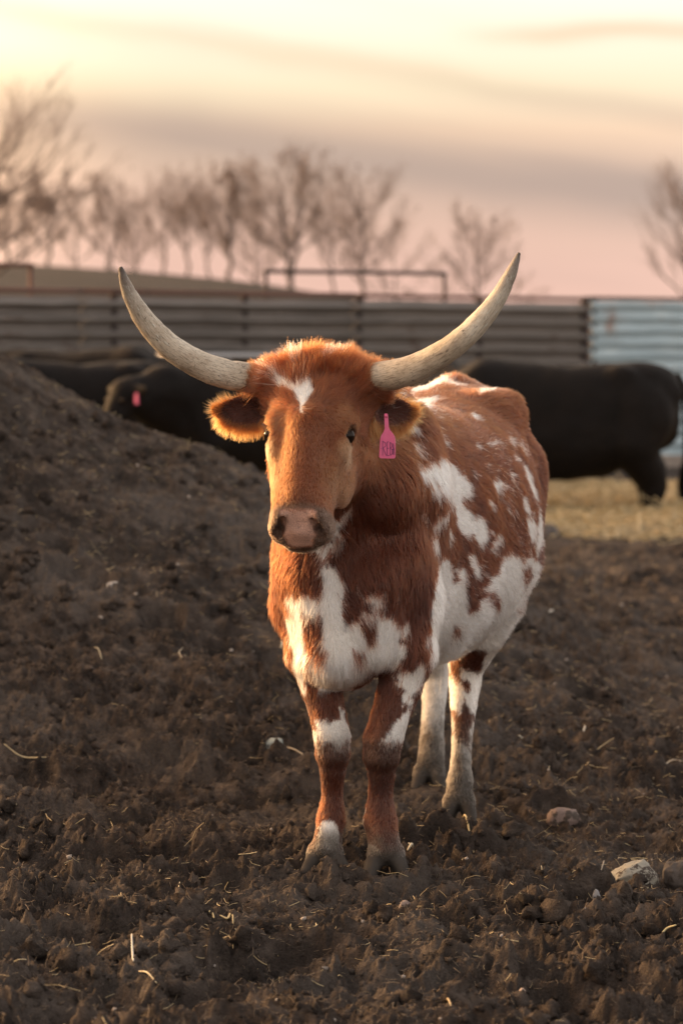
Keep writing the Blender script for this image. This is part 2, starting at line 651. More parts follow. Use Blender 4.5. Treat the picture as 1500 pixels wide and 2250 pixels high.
def ground_height(x, y):
    p = np.column_stack([x, y])
    n = len(x)
    base = base_height(x, y)
    fade = 1 - sstep(y, 22, 30) * .7
    w1 = np.column_stack([fbm(p * 3.1, 3, seed=41), fbm(p * 3.1 + 9.1, 3, seed=42)])
    w2 = np.column_stack([vnoise(p * 23, seed=43), vnoise(p * 23 + 4.4, seed=44)])
    q = p + .05 * w1 + .008 * w2
    h = .035 * fbm(p * 1.6, 3, seed=1) + .030 * fbm(p * 4.5, 3, seed=2)
    amt = .35 + .65 * sstep(fbm(p * 1.1 + 7, 2, seed=5) + .35 * sstep(y, 9.0, 6.6) - .25 * sstep(y, 8.6, 11), -.3, .35)
    for cell, amp, sd in ((.17, .026, 11), (.085, .020, 21), (.040, .011, 31)):
        d1, d2, cid = worley(q / cell, sd)
        lump = np.sqrt(np.clip(1 - (d1 / .66) ** 2, 0, 1)) * (cid > .35) * (.3 + .9 * cid)
        h = h + amp * lump * amt
    # torn, crumbly surface: creases between ragged little heaps
    for fr, amp, sd in ((6.5, .036, 71), (14.0, .027, 73), (30.0, .017, 75), (62.0, .0105, 77)):
        wv = q * fr + .35 * np.column_stack([vnoise(q * fr * 1.7, sd + 200), vnoise(q * fr * 1.7 + 3, sd + 210)])
        h = h + amp * (.55 - 1.25 * np.abs(vnoise(wv, seed=sd))) * (.35 + .85 * amt)
    h = h + .0065 * vnoise(p * 110, seed=72)
    for (px, py, r, dep) in PITS:
        m = (np.abs(x - px) < r * 2.2) & (np.abs(y - py) < r * 2.2)
        if m.any():
            d = np.hypot(x[m] - px, (y[m] - py)) / r + .25 * w1[m, 0]
            h[m] -= dep * np.exp(-d ** 4 * 1.2)
            h[m] += dep * .35 * np.exp(-((d - 1.35) / .3) ** 2)
    # the soil is packed level where the longhorn stands, her feet sunk in a little
    for (fx, fy) in HOOVES:
        d = np.hypot(x - fx, (y - fy) * .9)
        k = 1 - sstep(d, .055, .125)
        h = h * (1 - k) + (h * .35 + .028) * k
        h = h + .010 * np.exp(-((d - .13) / .03) ** 2)
    return base + h * fade - .035 * fade


def soil_material():
    m, t, bs, out = material('soil')
    geo = t.n('ShaderNodeTexCoord').outputs['Object']
    big = t.noise(geo, 1.4, 4, .6)
    mid = t.noise(geo, 9.0, 5, .65)
    fine = t.noise(geo, 75.0, 4, .7)
    c = t.ramp(mid, [(.28, (.022, .0160, .0128)), (.50, (.078, .058, .0465)), (.72, (.205, .160, .130))])
    c = t.mix(t.step(big, .46, .64), c, t.mix(fine, (.060, .047, .040), (.225, .184, .156)))
    wet = t.noise(geo, 2.3, 5, .65)
    c = t.mix(t.math('MULTIPLY', t.step(wet, .54, .66), .70), c, t.mix(mid, (.018, .0135, .011), (.052, .039, .032)))
    # shreds of straw and dry manure trodden into the soil
    fib = t.noise(t.mapping(geo, rot=(0, 0, .5), scale=(1, 5.0, 1)), 42.0, 3, .6, .6)
    fib2 = t.noise(t.mapping(geo, rot=(0, 0, -.7), scale=(1, 6.0, 1)), 38.0, 3, .6, .6)
    f = t.math('MAXIMUM', t.step(fib, .64, .74), t.step(fib2, .65, .75))
    c = t.mix(t.math('MULTIPLY', f, .60), c, (.16, .120, .075))
    # trodden bedding on the far side of the yard, dry grass on the hill
    sep = t.n('ShaderNodeSeparateXYZ')
    t.link(geo, sep.inputs[0])
    wob = t.math('MULTIPLY_ADD', t.math('SUBTRACT', t.noise(geo, .9, 4, .6), .5), 3.2, sep.outputs[1])
    bed = t.math('MULTIPLY', t.step(wob, 22.2, 23.8), t.step(wob, 33.0, 31.5))
    straw = t.ramp(t.noise(geo, 16.0, 5, .75), [(.3, (.24, .18, .10)), (.5, (.60, .48, .28)), (.7, (.78, .66, .42))])
    c = t.mix(bed, c, straw)
    dry = t.ramp(t.noise(geo, .12, 5, .6), [(.3, (.031, .029, .030)), (.7, (.050, .046, .046))])
    c = t.mix(t.step(sep.outputs[1], 45, 70), c, dry)
    t.put(bs.inputs['Base Color'], c)
    bs.inputs['Roughness'].default_value = .92
    bs.inputs['Specular IOR Level'].default_value = .25
    b = t.n('ShaderNodeBump')
    b.inputs['Strength'].default_value = 1.0
    b.inputs['Distance'].default_value = .014
    t.put(b.inputs['Height'], t.math('ADD', t.noise(geo, 150.0, 4, .75), t.math('MULTIPLY_ADD', fine, 1.6, t.math('MULTIPLY', t.noise(geo, 34.0, 4, .7), 2.2))))
    t.link(b.outputs[0], bs.inputs['Normal'])
    return m


SOIL = soil_material()


def grid_sheet(name, xs_of, ys, nx, hfun, mat):
    ny = len(ys)
    u = np.linspace(0, 1, nx)
    L, Rr = xs_of(ys)
    X = (L[:, None] * (1 - u) + Rr[:, None] * u).ravel()
    Y = np.repeat(ys, nx)
    Z = hfun(X, Y)
    i = np.arange(ny - 1)[:, None] * nx + np.arange(nx - 1)[None]
    f = np.stack([i, i + 1, i + nx + 1, i + nx], -1).reshape(-1, 4)
    return mesh_obj(name, np.column_stack([X, Y, Z]), f, mat)


def fine_edges(y):
    return -.128 * y - .45, .128 * y + .45


ys_fine = np.concatenate([np.exp(np.linspace(math.log(5.2), math.log(11.0), 640)), np.exp(np.linspace(math.log(11.01), math.log(27.0), 390))])
g = grid_sheet('ground', fine_edges, ys_fine, 480, ground_height, SOIL)
tag(g, 'dark churned soil of the cattle yard with clods and hoof prints', 'ground', kind='structure')


def outer_height(x, y):
    L, Rr = fine_edges(y)
    inside = sstep(np.minimum(x - L, Rr - x), -.25, .25) * sstep(y, 5.0, 5.5) * sstep(y, 27.2, 26.4)
    p = np.column_stack([x, y])
    rough = .05 * fbm(p * 1.6, 3, seed=1) + .03 * fbm(p * 7, 3, seed=6)
    return base_height(x, y) + rough * (1 - sstep(y, 30, 60) * .4) - .02 - .16 * inside


ys_out = np.concatenate([np.linspace(-12, 27, 200), np.exp(np.linspace(math.log(27.3), math.log(1500), 110))])
g2 = grid_sheet('terrain', lambda y: (-.30 * np.abs(y) - 9, .30 * np.abs(y) + 9), ys_out, 170, outer_height, SOIL)
tag(g2, 'bare yard and the dry low hill rising beyond the fence', 'terrain', kind='structure')


# ---- soil crumbs: loose clods lying on the churned surface
def ico():
    p = (1 + 5 ** .5) / 2
    v = np.array([(-1, p, 0), (1, p, 0), (-1, -p, 0), (1, -p, 0), (0, -1, p), (0, 1, p), (0, -1, -p), (0, 1, -p),
                  (p, 0, -1), (p, 0, 1), (-p, 0, -1), (-p, 0, 1)], float)
    v /= np.linalg.norm(v[0])
    f = [(0, 11, 5), (0, 5, 1), (0, 1, 7), (0, 7, 10), (0, 10, 11), (1, 5, 9), (5, 11, 4), (11, 10, 2), (10, 7, 6), (7, 1, 8),
         (3, 9, 4), (3, 4, 2), (3, 2, 6), (3, 6, 8), (3, 8, 9), (4, 9, 5), (2, 4, 11), (6, 2, 10), (8, 6, 7), (9, 8, 1)]
    return v, np.array(f)


def ico2(n=1):
    v, f = ico()
    for _ in range(n):
        key, vs, fs = {}, list(map(tuple, v)), []

        def mid(a, b):
            k = (min(a, b), max(a, b))
            if k not in key:
                m = (np.array(vs[a]) + np.array(vs[b])) / 2
                vs.append(tuple(m / np.linalg.norm(m)))
                key[k] = len(vs) - 1
            return key[k]
        for a, b, c in f:
            ab, bc, ca = mid(a, b), mid(b, c), mid(c, a)
            fs += [(a, ab, ca), (b, bc, ab), (c, ca, bc), (ab, bc, ca)]
        v, f = np.array(vs), np.array(fs)
    return v, f


def scatter_xy(n, y0, y1, power):
    y = y0 + (y1 - y0) * rng.random(n) ** power
    L, Rr = fine_edges(y)
    return L + (Rr - L) * rng.random(n), y


def scatter_blobs(name, n, size_lo, size_hi, proto, y0, y1, power, mat, sink=.25, flat=(.6, 1.0), clump=None):
    pv, pf = proto
    x, y = scatter_xy(n, y0, y1, power)
    if clump is not None:
        keep = fbm(np.column_stack([x, y]) * clump, 3, seed=9) + rng.normal(0, .15, n) > .0
        x, y = x[keep], y[keep]
        n = len(x)
    z = ground_height(x, y)
    s = size_lo + (size_hi - size_lo) * rng.random(n) ** 3.0
    A = rng.normal(size=(n, 3, 3))
    Q, _ = np.linalg.qr(A)
    sc = np.stack([np.ones(n), rng.uniform(.7, 1.1, n), rng.uniform(*flat, n)], 1) * s[:, None]
    v = pv[None] * (1 + .30 * rng.standard_normal((n, len(pv), 1)))
    v = np.einsum('nij,nkj->nki', Q, v * sc[:, None, :])
    v += np.stack([x, y, z + s * (.5 - sink)], 1)[:, None]
    f = (pf[None] + (np.arange(n) * len(pv))[:, None, None]).reshape(-1, 3)
    return mesh_obj(name, v.reshape(-1, 3), f, mat)


o = scatter_blobs('soil_clods', 5200, .006, .034, ico2(1), 5.4, 14.0, 1.35, SOIL, clump=2.2)
tag(o, 'loose crumbly clods lying over the churned soil', 'soil clods', kind='stuff')
o = scatter_blobs('soil_crumbs', 12000, .003, .010, ico(), 5.4, 11.0, 1.3, SOIL)
tag(o, 'small dark crumbs of soil strewn over the yard', 'soil crumbs', kind='stuff')
GRIT = plain('grit', (.36, .31, .27), .8, var=.4, scale=6)
o = scatter_blobs('grit', 520, .003, .011, ico(), 5.4, 17.0, 1.2, GRIT, sink=.3)
tag(o, 'pale grit and pebbles scattered over the dark soil', 'grit', kind='stuff')


# ---- straw: thin bent stalks lying about
def stalks(n, x, y, z, length, width, lift=.25, bend=.6, parts=3):
    a = rng.uniform(0, 2 * math.pi, n)
    el = rng.normal(0, lift, n)
    segs = []
    d = np.stack([np.cos(a) * np.cos(el), np.sin(a) * np.cos(el), np.sin(el)], 1)
    p = np.stack([x, y, z], 1) - d * length[:, None] * .5
    p[:, 2] = np.maximum(p[:, 2], z - .004)
    for k in range(parts):
        q = p + d * (length / parts)[:, None]
        segs.append(np.column_stack([p, q, width, width * .9]))
        p = q
        d = d + rng.normal(0, bend, (n, 3)) * np.array([.5, .5, .35])
        d /= np.linalg.norm(d, axis=1, keepdims=True)
    return np.concatenate(segs)


def straw_material():
    m, t, bs, out = material('straw')
    geo = t.n('ShaderNodeTexCoord').outputs['Object']
    c = t.ramp(t.noise(geo, 11.0, 4, .7), [(.3, (.24, .165, .08)), (.5, (.52, .40, .21)), (.7, (.72, .60, .37))])
    t.put(bs.inputs['Base Color'], c)
    bs.inputs['Roughness'].default_value = .55
    return m


STRAW = straw_material()
n = 9500
x, y = scatter_xy(n, 5.4, 22.0, 1.15)
keep = fbm(np.column_stack([x, y]) * 1.1, 3, seed=77) + rng.normal(0, .25, n) > -.05
x, y = x[keep], y[keep]
n = len(x)
L = rng.uniform(.012, .05, n) * (1 + 1.2 * (rng.random(n) > .93))
o = mesh_obj('loose_straw', *tubes(stalks(n, x, y, ground_height(x, y) + .004, L, rng.uniform(.0005, .0014, n), .3, .5), 3), STRAW)
tag(o, 'bits of dry straw strewn over the dark soil', 'straw', kind='stuff')
# short fibres that make the crust look shaggy
n = 21000
x, y = scatter_xy(n, 5.4, 13.0, 1.3)
o = mesh_obj('dung_fibres', *tubes(stalks(n, x, y, ground_height(x, y) + .003, rng.uniform(.008, .030, n), rng.uniform(.0004, .0009, n), .6, .7, 2), 3),
             plain('dung_fibre', (.25, .185, .125), .9, var=.5, scale=9))
tag(o, 'short brown fibres of trodden manure on the soil', 'manure fibres', kind='stuff')
# bedding under and round the black cattle
n = 10000
y = rng.uniform(22.0, 31.0, n)
x = rng.uniform(-2.4, 5.2, n)
keep = fbm(np.column_stack([x, y]) * .9, 3, seed=78) * 1.4 + (y - 23.0) * .9 + rng.normal(0, .3, n) > 0
x, y = x[keep], y[keep]
n = len(x)
z = np.where(y < 27, ground_height(x, y), base_height(x, y)) + rng.uniform(0, .05, n)
o = mesh_obj('straw_bedding', *tubes(stalks(n, x, y, z, rng.uniform(.08, .30, n), rng.uniform(.004, .010, n), .25, .5, 2), 3), STRAW)
tag(o, 'pale yellow straw bedding spread under the black cattle', 'straw bedding', kind='stuff')


def on_ground(px, py):
    """where the line of sight through a photograph position meets the ground"""
    Y = np.linspace(5.5, 27, 1500)
    P = np.array([at(px, py, q) for q in Y])
    below = P[:, 2] <= base_height(P[:, 0], P[:, 1]) - .01
    k = int(np.argmax(below)) if below.any() else len(Y) - 1
    return P[k]


# ---- single stones and straw scraps one can point at
def stone(px, py, w_px, h_px, rgb, label, seed, turn=0.0, Y=None, flat=1.0, rise=.55, spot=None):
    if Y is None:
        Y = on_ground(px, py + h_px * .3)[1]
    p = at(px, py, Y)
    sx = w_px / FPX * Y / 2
    sz = h_px / FPX * Y / 2 * 1.25
    v, f = ico2(3)
    nz = fbm(v * 1.1 + seed * 3.3, 3, seed=seed)
    facet = np.round(v * 2.2) / 2.2
    v = v * (1 + .42 * nz[:, None]) * .72 + facet * .28
    v = v + .03 * fbm(v * 6, 3, seed=seed + 2)[:, None] * v
    v = v * np.array([sx, sx * .85 * flat, sz])
    ca, sa = math.cos(turn), math.sin(turn)
    v = v @ np.array([[ca, 0, sa], [0, 1, 0], [-sa, 0, ca]])
    m, t, bs, out = material('stone')
    obj = t.n('ShaderNodeTexCoord').outputs['Object']
    c = t.mix(t.noise(obj, 30, 5, .65), tuple(k * .62 for k in rgb), tuple(min(1, k * 1.3) for k in rgb))
    c = t.mix(t.step(t.noise(obj, spot or 22, 4, .7), .47, .58), c, (.060, .044, .034))
    t.put(bs.inputs['Base Color'], c)
    bs.inputs['Roughness'].default_value = .85
    b = t.n('ShaderNodeBump')
    b.inputs['Strength'].default_value = .5
    b.inputs['Distance'].default_value = .004
    t.put(b.inputs['Height'], t.noise(obj, 90, 5, .7))
    t.link(b.outputs[0], bs.inputs['Normal'])
    o = mesh_obj('stone', v, f, m)
    o.location = p - np.array([0, 0, sz * .46])
    tag(o, label, 'stone')
    return o


stone(600, 1634, 44, 40, (.30, .34, .33), 'grey green stone on the soil just left of the front knee', 1)
stone(1237, 1786, 76, 44, (.23, .165, .14), 'pinkish rounded stone right of the hind hoof', 2)
stone(1384, 1912, 122, 58, (.33, .305, .25), 'long pale crusted rock half buried at the lower right', 3, turn=.40, spot=34)
stone(1488, 1908, 64, 58, (.10, .080, .068), 'dull brown rock beside the pale crusted rock', 4)
stone(1205, 1168, 52, 52, (.12, .105, .10), 'dark grey stone at the edge of the straw bedding', 5, Y=22.6)
stone(1474, 1645, 34, 18, (.30, .27, .25), 'small flat grey stone near the right edge', 6)
stone(1310, 1965, 18, 34, (.32, .31, .31), 'small upright grey stone below the pale crusted rock', 7)
stone(250, 1284, 30, 16, (.45, .41, .37), 'small whitish pebble at the foot of the soil heap', 8)
stone(80, 2240, 30, 20, (.42, .37, .33), 'whitish stone at the bottom left corner', 9)
stone(322, 2212, 24, 13, (.52, .48, .43), 'flat white pebble in the soil at lower left', 10)
stone(1075, 2212, 34, 16, (.50, .46, .40), 'flat white pebble in the soil at lower middle', 11)
stone(1102, 2056, 11, 14, (.42, .38, .35), 'small round pebble below the stretch of bare clods', 12)
stone(1146, 2175, 14, 14, (.48, .36, .29), 'tiny tan pebble standing on a clod at the bottom', 13)
stone(890, 1986, 26, 24, (.26, .20, .175), 'brown lump of stone below the front hooves', 14)


def scrap(pts, width, rgb, label, cat='straw', lift=.012, flat=False):
    """one bent stalk through photograph positions, lying on the soil"""
    P = []
    for (px, py) in pts:
        q = on_ground(px, py)
        q[2] = ground_height(np.array([q[0]]), np.array([q[1]]))[0] + lift
        P.append(q)
    c = np.mean(P, 0)
    S = spline(np.array(P), 14)
    rr = width * (1 - .35 * np.linspace(-1, 1, 14) ** 2)
    v, f = sweep(S, rr, 6)
    o = mesh_obj('straw_stalk', v, f, plain('stalk', rgb, .5, var=.3, scale=60), offset=c)
    o.location = c
    return tag(o, label, cat)


scrap([(618, 1654), (650, 1664), (692, 1676)], .0028, (.46, .36, .24), 'long straight tan stalk beside the grey green stone')
scrap([(1140, 1656), (1147, 1643), (1168, 1642), (1200, 1654)], .0034, (.66, .60, .48), 'white crooked husk lying right of the hind legs')
scrap([(1440, 1666), (1452, 1680), (1466, 1694)], .0060, (.62, .50, .18), 'broad yellow straw blade near the right edge')
scrap([(1264, 1674), (1276, 1683), (1292, 1693)], .0034, (.46, .36, .22), 'short tan stalk left of the yellow straw blade')
scrap([(1282, 1590), (1284, 1600), (1279, 1611)], .0034, (.56, .50, .40), 'small upright pale husk right of the hind leg')
scrap([(1434, 1710), (1470, 1701), (1502, 1696)], .0026, (.40, .32, .22), 'thin brown stalk leaving the right edge')
scrap([(1294, 1950), (1312, 1918), (1326, 1888)], .0028, (.30, .22, .14), 'brown stalk leaning out of a hole by the pale rock')
scrap([(460, 2036), (464, 2018), (470, 2044)], .0026, (.66, .49, .24), 'folded yellow straw curl in the soil at lower left')
scrap([(484, 2032), (500, 2036), (510, 2026), (512, 2040)], .0026, (.66, .49, .24), 'looped yellow straw curl at lower left, right of the folded one')
scrap([(290, 2140), (292, 2158), (294, 2172)], .0024, (.62, .58, .50), 'short white straw standing in the soil at lower left')
scrap([(306, 2190), (325, 2198), (345, 2208)], .0020, (.46, .38, .24), 'thin straw above the flat white pebble')
scrap([(395, 1962), (390, 1982), (386, 1996)], .0020, (.58, .48, .30), 'thin leaning straw left of the front hooves')
scrap([(402, 1424), (394, 1438), (400, 1458)], .0024, (.36, .30, .21), 'bent pale stalk at the foot of the soil heap')
scrap([(624, 1408), (618, 1430), (606, 1452)], .0038, (.54, .46, .32), 'pale curved blade left of the chest')
scrap([(208, 1430), (217, 1440), (224, 1452)], .0026, (.34, .29, .19), 'pale short blade on the lower slope of the heap')
scrap([(10, 1680), (50, 1684), (102, 1698)], .0030, (.46, .36, .20), 'long yellowish stalk near the left edge')
scrap([(404, 1590), (416, 1580), (428, 1588)], .0034, (.52, .40, .24), 'arched tan straw scrap in the middle of the soil')
scrap([(1010, 1835), (1022, 1845), (1036, 1856)], .0030, (.56, .44, .22), 'yellow straw end below the hind hoof')
scrap([(898, 1890), (906, 1884), (904, 1894), (895, 1896)], .0034, (.66, .58, .42), 'pale curled husk right of the front hoof')
scrap([(1206, 1360), (1212, 1352), (1216, 1346)], .0055, (.64, .60, .52), 'white husk on the soil right of the belly')
scrap([(1264, 1282), (1276, 1281), (1288, 1284)], .0060, (.60, .54, .36), 'pale flat husk on the soil near the straw bedding')
scrap([(1445, 2060), (1462, 2054), (1484, 2056)], .0028, (.60, .50, .26), 'yellow straw blade near the lower right edge')
scrap([(980, 2215), (984, 2232), (990, 2250)], .0022, (.46, .34, .18), 'thin brown straw at the bottom edge')


# ================================================================== FENCE
def fence_pt(px, Y, z):
    p = at(px, 770, Y)
    return np.array([p[0], Y, z])


def rust_metal(name, base, base2, rust, amount, scale=2.2, rough=.50, metal=.12):
    m, t, bs, out = material(name)
    geo = t.n('ShaderNodeTexCoord').outputs['Object']
    c = t.mix(t.noise(geo, 1.7, 5, .6), base, base2)
    stain = t.noise(t.mapping(geo, scale=(1, 1, .5)), scale, 5, .65)
    c = t.mix(t.step(stain, amount, amount + .10), c, rust)
    rows = t.noise(t.mapping(geo, scale=(.35, .35, 7.0)), 1.6, 5, .7)
    c = t.mix(t.math('MULTIPLY', t.step(rows, .42, .64), .55), c, tuple(k * .55 for k in base))
    c = t.mix(t.math('MULTIPLY', t.noise(geo, 30, 4, .7), .35), c, tuple(k * .55 for k in base))
    pale = t.noise(t.mapping(geo, scale=(.8, .8, 5.0)), 2.4, 5, .7)
    c = t.mix(t.math('MULTIPLY', t.step(pale, .58, .70), .45), c, tuple(min(1, k * 1.5) for k in base2))
    t.put(bs.inputs['Base Color'], c)
    bs.inputs['Roughness'].default_value = rough
    bs.inputs['Metallic'].default_value = metal
    return m


DARKSTEEL = rust_metal('weathered_steel', (.165, .146, .130), (.27, .242, .218), (.12, .075, .055), .62)
BLUESTEEL = rust_metal('galvanised_blue', (.44, .57, .63), (.60, .70, .73), (.36, .17, .09), .59, 1.6)
RUSTPIPE = rust_metal('rusty_pipe', (.12, .06, .045), (.18, .09, .065), (.09, .05, .04), .55, 4.0, .8, .0)
DARKPIPE = rust_metal('dark_pipe', (.045, .032, .03), (.07, .05, .045), (.10, .05, .035), .6, 4.0, .7, .1)


def pipe(a, b, r, sides=10):
    return sweep(np.array([np.array(a) * (1 - t) + np.array(b) * t for t in np.linspace(0, 1, 4)]), [r] * 4, sides)


def corrugated(a, b, z0, z1, pitch, amp, phase=0.0, thick=.004, gap=0.0):
    """a corrugated sheet from a to b (ground points), ridges running along it"""
    a, b = np.array(a[:2]), np.array(b[:2])
    d = (b - a) / np.linalg.norm(b - a)
    nrm = np.array([d[1], -d[0]])
    if nrm[1] > 0:
        nrm = -nrm
    zs = np.linspace(z0, z1, int((z1 - z0) / pitch * 14) + 1)
    # rounded crests with tighter valleys
    ph = 2 * math.pi * (zs - z0) / pitch + phase
    off = amp * (np.cos(ph) + .18 * np.cos(2 * ph))
    us = np.linspace(0, 1, 29)
    v = []
    for s in (1, -1):
        for z, o in zip(zs, off):
            for u in us:
                q = a * (1 - u) + b * u + nrm * (o + s * thick / 2 + gap)
                dent = .005 * math.sin(u * 7 + z * 3.1) + .0025 * math.sin(u * 23 - z * 5)
                q = q + nrm * (.006 * math.sin(u * 11 + z * 4.3) + .004 * math.sin(u * 31 + z * 9))
                v.append((q[0], q[1], z + dent))
    nz, nu = len(zs), len(us)
    f = []
    for s in (0, 1):
        for i in range(nz - 1):
            for j in range(nu - 1):
                k = s * nz * nu + i * nu + j
                q = [k, k + 1, k + nu + 1, k + nu]
                f.append(q if s == 0 else q[::-1])
    h = nz * nu
    for i in range(nz - 1):
        for j in (0, nu - 1):
            k = i * nu + j
            f.append([k, k + nu, h + k + nu, h + k])
    for j in range(nu - 1):
        for i in (0, nz - 1):
            k = i * nu + j
            f.append([k, k + 1, h + k + 1, h + k])
    return np.array(v), f


FA, FB = fence_pt(-420, 28.3, 0), fence_pt(1283, 35.2, 0)
fence = empty('corrugated_fence', (FA + FB) / 2)
fo = np.array(fence.location)
tag(fence, 'dark weathered corrugated steel fence running behind the cattle', 'fence')
fdir = (FB - FA) / np.linalg.norm(FB - FA)
cuts = [0, .305, .655, 1.0]
for i in range(3):
    a = FA * (1 - cuts[i]) + FB * cuts[i]
    b = FA * (1 - cuts[i + 1]) + FB * cuts[i + 1]
    z1 = 1.95
    v, f = corrugated(a, b - fdir * (.004 if i < 2 else -.01), .04, z1, .1556, .052, phase=math.pi - 2 * math.pi * (z1 - .04) / .1556 )
    mesh_obj('corrugated_sheet', v, f, DARKSTEEL, fence, offset=fo)
up = np.array([0, 0, 1.0])
cap_a, cap_b = FA + up * 2.0, FB + up * 2.0
for a, b in ((0, .305), (.305, .655), (.655, 1.0)):
    A, B = cap_a * (1 - a) + cap_b * a, cap_a * (1 - b) + cap_b * b
    v, f = pipe(A, B, .030 if a < .6 else .024)
    mesh_obj('top_rail', v, f, RUSTPIPE, fence, offset=fo)
for t in (0.0, .17, .335, .50, .655, .83, .992):
    q = FA * (1 - t) + FB * t + np.array([.06, .11, 0])
    v, f = pipe(q + up * -.3, q + up * 2.0, .042)
    mesh_obj('post', v, f, DARKPIPE, fence, offset=fo)
# the heavy end post stands in front of the sheet's end
q = FB + fdir * .02
v, f = pipe(q + up * -.3, q + up * 2.03, .050)
mesh_obj('post', v, f, DARKPIPE, fence, offset=fo)

# pale galvanised fence to its right
GA, GB = fence_pt(1294, 35.3, 0), fence_pt(1960, 38.6, 0)
gal = empty('galvanised_fence', (GA + GB) / 2)
go = np.array(gal.location)
tag(gal, 'pale blue galvanised corrugated fence with rust spots at the right edge', 'fence')
gdir = (GB - GA) / np.linalg.norm(GB - GA)
for i, (a, b) in enumerate(((0, .52), (.52, 1))):
    v, f = corrugated(GA * (1 - a) + GB * a - gdir * (.04 * i), GA * (1 - b) + GB * b, .14, 1.985, .150, .034, phase=.4, gap=.007 * i)
    mesh_obj('corrugated_sheet', v, f, BLUESTEEL, gal, offset=go)
v, f = pipe(GA + up * 2.015, GB + up * 2.015, .022)
mesh_obj('top_rail', v, f, DARKPIPE, gal, offset=go)
for t in (.0, .33, .66, 1):
    q = GA * (1 - t) + GB * t + np.array([.05, .10, 0])
    v, f = pipe(q - up * .3, q + up * 2.0, .04)
    mesh_obj('post', v, f, DARKPIPE, gal, offset=go)
bx, bf = box_vf(0, 0, 0, np.linalg.norm(GB - GA), .10, .16)
ang = math.atan2(gdir[1], gdir[0])
rotm = np.array([[math.cos(ang), -math.sin(ang), 0], [math.sin(ang), math.cos(ang), 0], [0, 0, 1]])
mesh_obj('base_board', bx @ rotm.T + (GA + GB) / 2 + up * .055, bf, plain('weathered_wood', (.30, .25, .21), .85, var=.3, scale=5), gal, smooth=False, offset=go)
# white edge flashing where the two fences meet
v, f = box_vf(0, 0, 0, .045, .05, .26)
v = v + GA + up * 1.86 + np.array([-.025, -.06, 0])
mesh_obj('edge_flashing', v, f, plain('white_flashing', (.66, .60, .58), .5, var=.15, scale=3), gal, smooth=False, offset=go)


# pipe frames standing above the fence
def pipe_frame(pa, pb, mat, label, r=.024):
    pa, pb = np.array(pa), np.array(pb)
    c = (pa + pb) / 2 * np.array([1, 1, 0])
    o = empty('pipe_frame', c)
    tag(o, label, 'pipe frame')
    d = (pb - pa) / np.linalg.norm(pb - pa)
    v, f = pipe(pa - d * r, pb + d * r, r)
    mesh_obj('crossbar', v, f, mat, o, offset=c)
    for q in (pa, pb):
        v, f = pipe(q * np.array([1, 1, 0]) - up * .3, q - up * r * .6, r)
        mesh_obj('post', v, f, mat, o, offset=c)
    return o


pipe_frame(at(585, 596, 32.9), at(976, 601, 34.5), DARKPIPE, 'black pipe frame standing above the middle of the dark fence')
pipe_frame(at(-260, 579, 29.6), at(68, 583, 30.9), RUSTPIPE, 'rusty pipe frame above the dark fence at the left edge', .026)

# ring feeder behind the cattle: tube rims on uprights
fc = at(548, 782, 29.2) * np.array([1, 1, 0])
feeder = empty('ring_feeder', fc)
tag(feeder, 'round steel hay feeder with tube rims behind the black cattle', 'hay feeder')
GALV = rust_metal('galvanised_pipe', (.42, .42, .43), (.55, .55, .56), (.25, .16, .12), .66, 3.0, .30, .85)
ringa = np.linspace(0, 2 * math.pi, 49)
for z in (.25, .70, 1.345):
    P = np.stack([1.05 * np.cos(ringa), 1.05 * np.sin(ringa), np.full(49, z)], 1)
    v, f = sweep(P, [.028] * 49, 8, cap=False)
    mesh_obj('rim', v, f, GALV, feeder)
v, f = [], []
for k in range(48):
    a0, a1 = ringa[k], ringa[k + 1]
    b = len(v)
    v += [(1.045 * math.cos(a), 1.045 * math.sin(a), z) for a in (a0, a1) for z in (.03, .70)]
    f.append([b, b + 2, b + 3, b + 1])
mesh_obj('skirt', np.array(v), f, GALV, feeder)
for k in range(14):
    a = 2 * math.pi * k / 14
    q = np.array([1.05 * math.cos(a), 1.05 * math.sin(a), 0])
    vv, ff = pipe(q + up * .0, q + up * 1.345, .018, 8)
    mesh_obj('upright', vv, ff, GALV, feeder)


# ================================================================== TREES
def bark(name, rgb):
    return plain(name, rgb, .9, var=.3, scale=3)


BARK = bark('bark', (.13, .098, .08))
TWIG = bark('twig', (.30, .225, .185))


def bezier(a, b, c, n):
    t = np.linspace(0, 1, n)[:, None]
    return (1 - t) ** 2 * a + 2 * t * (1 - t) * b + t * t * c


def add_run(store, P, r0, r1):
    rr = np.linspace(r0, r1, len(P))
    for k in range(len(P) - 1):
        store.append((*P[k], *P[k + 1], rr[k], rr[k + 1]))


def offshoots(rs, P, D, L, spread, lift, out):
    """directions and ends for side branches at points P leaving along D"""
    e = rs.normal(size=P.shape)
    e -= D * (e * D).sum(1, keepdims=True)
    e /= np.linalg.norm(e, axis=1, keepdims=True)
    d = D + e * spread + np.array([0, 0, lift]) + out
    d /= np.linalg.norm(d, axis=1, keepdims=True)
    d2 = d + np.array([0, 0, lift * .9]) + rs.normal(0, .12, d.shape)
    d2 /= np.linalg.norm(d2, axis=1, keepdims=True)
    mid = P + d * (L * .5)[:, None]
    return mid, mid + d2 * (L * .5)[:, None], d2


